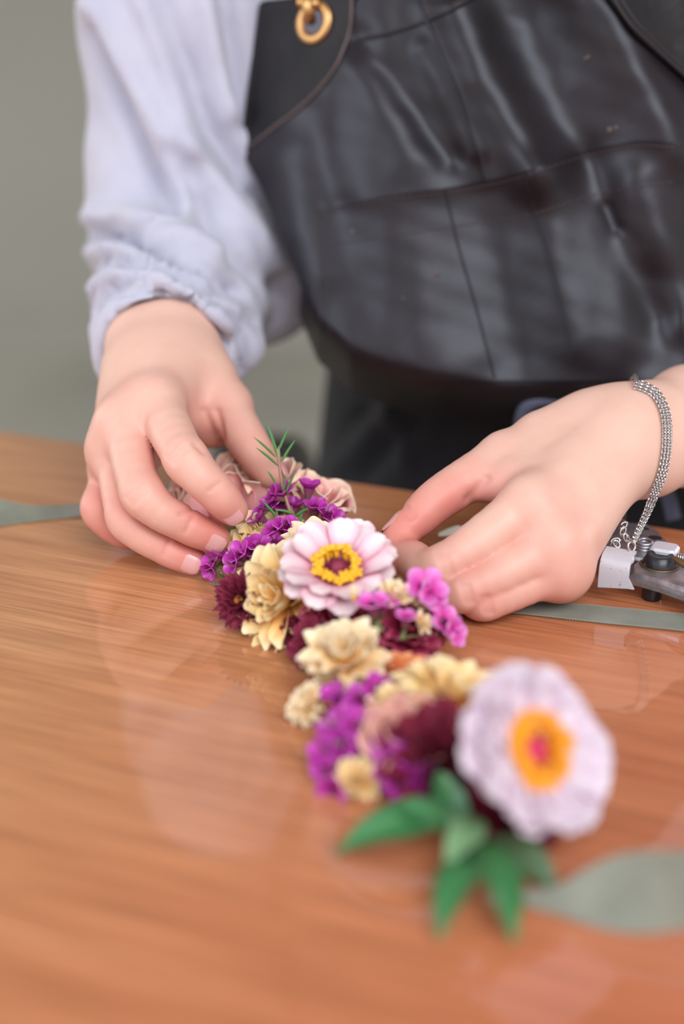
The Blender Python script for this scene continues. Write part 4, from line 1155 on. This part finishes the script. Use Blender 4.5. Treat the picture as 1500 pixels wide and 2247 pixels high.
# ------------------------------------------------------------------ ribbons
def ribbon(label, A, B, n=60, cut=None):
    A = catmull(A, n); B = catmull(B, n)
    nv = 5; G = np.stack([A * (1 - k / (nv - 1)) + B * (k / (nv - 1)) for k in range(nv)], 1)
    o = link('ribbon', mesh_from('ribbon', *sheet(G, .0004), M_RIBBON)); tag(o, label, 'ribbon')
    for E_ in (A, B):                                  # woven picot edge
        m = n * 4; w_ = catmull(E_[::3], m); parts = []
        for k in range(0, m - 1, 2): parts.append(tube(w_[k:k + 2], .00035, 5))
        s = link('woven_edge', mesh_from('woven_edge', *merge(*parts), M_RIBEDGE), o); s['kind'] = 'stuff'
    return o
ribbon('sage green satin ribbon running right from under the bracelet hand past the pliers',
       [PT(x, y, .0009) for x, y in ((503, 1270), (700, 1290), (1000, 1309), (1220, 1322), (1360, 1334), (1500, 1348), (1700, 1370), (2300, 1440))],
       [PT(x, y, .0009) for x, y in ((461, 1281), (700, 1312), (1000, 1336), (1130, 1345), (1320, 1366), (1500, 1384), (1700, 1410), (2300, 1500))], 110)
ribbon('sage green ribbon lying at the left behind the fingertips, leading to the roses',
       [PT(x, y, z) for x, y, z in ((-160, 1062, .004), (-60, 1082, .007), (0, 1096, .008), (50, 1107, .006), (110, 1110, .003), (180, 1105, .001), (300, 1083, .001), (400, 1056, .001), (500, 1040, .001))],
       [PT(x, y, z) for x, y, z in ((-160, 1150, .001), (-60, 1157, .001), (0, 1153, .001), (50, 1146, .001), (110, 1139, .001), (180, 1132, .001), (300, 1112, .001), (400, 1092, .001), (520, 1076, .001))], 60)
ribbon('wide blurred sage ribbon loop standing on edge beside the green leaves',
       [PT(x, y, z) for x, y, z in ((1150, 1955, .004), (1225, 1945, .008), (1290, 1905, .015), (1360, 1876, .021), (1430, 1868, .024), (1520, 1870, .025), (1700, 1880, .024), (2000, 1890, .022))],
       [PT(x, y, z) for x, y, z in ((1150, 1985, .001), (1220, 2005, .001), (1290, 2028, .001), (1360, 2044, .001), (1430, 2046, .001), (1520, 2036, .001), (1700, 2030, .001), (2000, 2030, .001))], 80)

# ------------------------------------------------------------------ bracelet
br = [P(1368, 856, .724), P(1398, 843, .704), P(1434, 858, .690), P(1458, 905, .683), P(1461, 960, .680), P(1453, 1020, .679), P(1440, 1075, .678), P(1413, 1140, .672), P(1388, 1190, .665)]
xs_, ys_, ds_ = project(VR)
def hug(x, y, lift):
    m = np.hypot(xs_ - x, ys_ - y) < 9
    return P(x, y, (ds_[m].min() if m.any() else .70) - lift)
br = []  + [hug(x, y, l) for x, y, l in ((1394, 846, .0014), (1414, 852, .0014), (1436, 864, .0016), (1455, 895, .0018), (1462, 935, .0018), (1461, 980, .0018), (1455, 1022, .0020), (1443, 1062, .0022))] + [P(1426, 1108, .680), P(1408, 1148, .672), P(1388, 1190, .664)]
bk = [P(1350, 1120, .700), P(1372, 1085, .725), P(1400, 1010, .745), P(1402, 930, .750), P(1392, 880, .738), br[0]]
bracelet = empty('bracelet', Matrix.Translation(br[3]), 'silver chain bracelet of three fine strands hanging around the wrist', 'bracelet')
b0 = br[3]
def link_ring(R, r, n=10, m=5, el=1.0):
    V, F = ring_mesh(R, r, n, m); V[:, 0] *= el; return V, F
NVR = vnormals(VR, QR)
def clear_skin(p, gap=.0027):         # the chain lies on the skin, never in it
    sel = np.where((xs_ > 1280))[0]
    p = p.copy()
    for it in range(3):
        for i in range(len(p)):
            D = ((VR[sel] - p[i]) ** 2).sum(1); k = sel[D.argmin()]
            sg = (p[i] - VR[k]) @ NVR[k]
            if sg < gap and D.min() < .02 ** 2: p[i] += NVR[k] * (gap - sg)
        p[1:-1] = (p[:-2] + 2 * p[1:-1] + p[2:]) / 4
    return p
def chain_strand(path, offs, R=.00090, r=.00026, pitch=.00140):
    n = 600; p = clear_skin(catmull(path, n)); seg = np.linalg.norm(np.diff(p, axis=0), axis=1); s = np.concatenate([[0], np.cumsum(seg)])
    cnt = int(s[-1] / pitch); parts = []
    axis_pt = P(1440, 965, .708); 
    for k in range(cnt):
        t = (k + .5) * pitch; q = np.array([np.interp(t, s, p[:, i]) for i in range(3)])
        q2 = np.array([np.interp(t + .0006, s, p[:, i]) for i in range(3)]); T = q2 - q; T /= np.linalg.norm(T) + 1e-12
        out = -FWD - T * (-FWD @ T); out /= np.linalg.norm(out)
        sd = np.cross(T, out)
        a = math.radians(38 if k % 2 else -38)
        zz = math.cos(a) * out + math.sin(a) * sd
        M = np.array(frame(q + sd * offs * np.interp(t / s[-1], [0, .6, 1], [1, 1, .35]) - b0, zz, T))
        V, F = link_ring(R, r, 9, 5, 1.25)
        parts.append((V @ M[:3, :3].T + M[:3, 3], F))
    o = link('chain_strand', mesh_from('chain_strand', *merge(*parts), M_SILVER), bracelet); o['kind'] = 'stuff'
for of in (-.0015, 0, .0015): chain_strand(br, of)
chain_strand(bk, 0)
def one_link(c, T, zz, R, r, el, name='chain_link'):
    V, F = link_ring(R, r, 18, 8, el); link(name, mesh_from(name, V, F, M_SILVER), bracelet, frame(np.array(c) - b0, zz, T))
one_link(P(1385, 1199, .659), UP, -FWD + RGT * .45, .0020, .00055, 1.1, 'jump_ring')
ext = [P(1384, 1190, .664), P(1371, 1181, .667), P(1361, 1163, .670), P(1353, 1145, .674), P(1347, 1122, .679)]
pe = clear_skin(catmull(ext, 8), .0030)
for k in range(7):
    T = pe[k + 1] - pe[k]
    one_link((pe[k] + pe[k + 1]) / 2, T, (-FWD + RGT * .2) if k % 2 else (RGT + FWD * .5 + UP * .2), .00125, .0004, 1.75)
for (x, y, d, a) in ((1334, 1176, .668, .3), (1338, 1190, .666, 1.2), (1352, 1193, .666, 2.0)):
    one_link(clear_skin(np.array([P(x, y, d)] * 3), .0032)[1], RGT * math.cos(a) + UP * math.sin(a), -FWD + UP * .4 * math.cos(3 * a), .0013, .0004, 1.6)
V, F = lathe([(.0001, -.0042), (.0012, -.0036), (.0019, -.001), (.0014, .002), (.0005, .004), (.0001, .0042)], 14); V[:, 1] *= .45
link('drop_tag', mesh_from('drop_tag', V, F, M_SILVER), bracelet, frame(P(1334, 1156, .669) - b0, UP, RGT * .8 - FWD * .4))

M_OLD = simple('old_brass', C(120, 96, 66), .5, Metallic=.7)
# ------------------------------------------------------------------ hand pliers at the right
A0 = PT(1380, 1290, .0105); A1 = PT(1292, 1274, .0105)
ad = A0 - A1; ad[2] = 0; ad /= np.linalg.norm(ad); dp = np.array([-ad[1], ad[0], 0]); ZU = np.array([0, 0, 1.0])
pl0 = np.array([A0[0], A0[1], 0])
pliers = empty('pliers', Matrix.Translation(pl0), 'worn grey metal hand pliers with black pivot bolt lying beside the bracelet hand', 'pliers')
def LP(x, y, z): return PT(x, y, z) - pl0
sec = [(0.000, .0102), (.0000, .0150), (.0003, .0185), (.0014, .0212), (.0034, .0228), (.0065, .0236), (.0110, .0240)]
us = np.linspace(0, 1, 26)
G = np.zeros((26, len(sec), 3))
for i, u in enumerate(us):
    for j, (dd, z) in enumerate(sec):
        jag = (.0011 * math.sin(z * 2600) + .0012 * (j == 0) - .0016 * (j == 1)) * (u == 1)
        G[i, j] = ad * (-.0146 * (1 - u) + jag) + dp * dd + ZU * (z - .002 * (1 - u) * (j < 2))
link('handle_channel', mesh_from('handle_channel', *sheet(G, .0011), M_PAINT), pliers)
def plate(name, pts, z0, z1, mat, bev=.0012):
    q = np.array([LP(x, y, z1)[:2] for x, y in pts]); link(name, mesh_from(name, *prism(q, z0, z1, bev), mat, smooth=False), pliers)
plate('pivot_plate', [(1322, 1152), (1338, 1141), (1420, 1149), (1440, 1162), (1486, 1208), (1488, 1226), (1420, 1228), (1330, 1214)], .0135, .0165, M_STEEL)
plate('lower_arm', [(1382, 1254), (1382, 1236), (1410, 1216), (1460, 1210), (1520, 1224), (1640, 1258), (1800, 1320), (1960, 1392), (1980, 1412), (1960, 1440), (1880, 1428), (1740, 1392), (1570, 1324), (1500, 1290), (1440, 1270)], .0085, .0150, M_STEEL, .0022)
for (x, y, rx_, ry_) in ((1437, 1180, .0036, .0018), (1413, 1160, .0026, .0013)):
    cc = LP(x, y, .0167); q = [cc[:2] + ad[:2] * rx_ * math.cos(a) + dp[:2] * ry_ * math.sin(a) * 1.6 for a in np.linspace(0, 6.283, 19)[:-1]]
    link('slot', mesh_from('slot', *prism(q, .0160, .0168, .0002), M_BLACK, smooth=False), pliers)
cb = LP(1447, 1237, .0155)
link('pivot_bolt', mesh_from('pivot_bolt', *lathe([(.0001, 0), (.0084, 0), (.0084, .0006), (.0062, .0046), (.0056, .0050), (.0046, .0048), (.0036, .0036), (.0001, .0034)], 36), M_BLACK), pliers, TR(*cb))
link('bolt_washer', mesh_from('bolt_washer', *lathe([(.0001, -.0006), (.0092, -.0006), (.0094, -.0002), (.0092, .0002), (.0001, .0002)], 36), M_OLD), pliers, TR(*cb))
cc = LP(1458, 1202, .0205); q = []
for sx, sy, a0 in ((1, 1, 0), (-1, 1, 90), (-1, -1, 180), (1, -1, 270)):
    for k in range(5):
        a = math.radians(a0 + 22.5 * k); v = ad[:2] * (sx * .0040 + .0025 * math.cos(a)) + dp[:2] * (sy * .003 + .0025 * math.sin(a)); q.append(cc[:2] + v)
link('collar', mesh_from('collar', *prism(q, .0155, .0215, .0012), M_PAINT, smooth=False), pliers)
cw = LP(1413, 1205, .0165)
for k in range(4):
    V, F = ring_mesh(.0033, .0008, 24, 8); link('spring_coil', mesh_from('spring_coil', V, F, M_STEEL), pliers, TR(cw[0], cw[1], .0158 + k * .0015) @ RX(.08))
ft = LP(1430, 1296, .004)
link('rubber_foot', mesh_from('rubber_foot', *lathe([(.0001, 0), (.0042, 0), (.0046, .0006), (.0046, .0086), (.0001, .0088)], 24), M_BLACK), pliers, TR(ft[0], ft[1], 0))
link('rubber_foot', mesh_from('rubber_foot', *lathe([(.0001, 0), (.0042, 0), (.0046, .0006), (.0046, .0135), (.0001, .0138)], 24), M_BLACK), pliers, TR(*LP(1350, 1175, 0)[:2], 0))
pn = [LP(1480, 1226, .0215), LP(1500, 1238, .0215), LP(1530, 1248, .0215)]
link('brass_pin', mesh_from('brass_pin', *tube(pn, [.0014, .0019, .0019], 12), M_OLD), pliers)
link('return_spring', mesh_from('return_spring', *tube([LP(1482, 1222, .018) + ad * .006 * k / 40 + dp * .002 * math.cos(k * .9) + ZU * .002 * math.sin(k * .9) for k in range(80)], .0004, 6), M_STEEL), pliers)
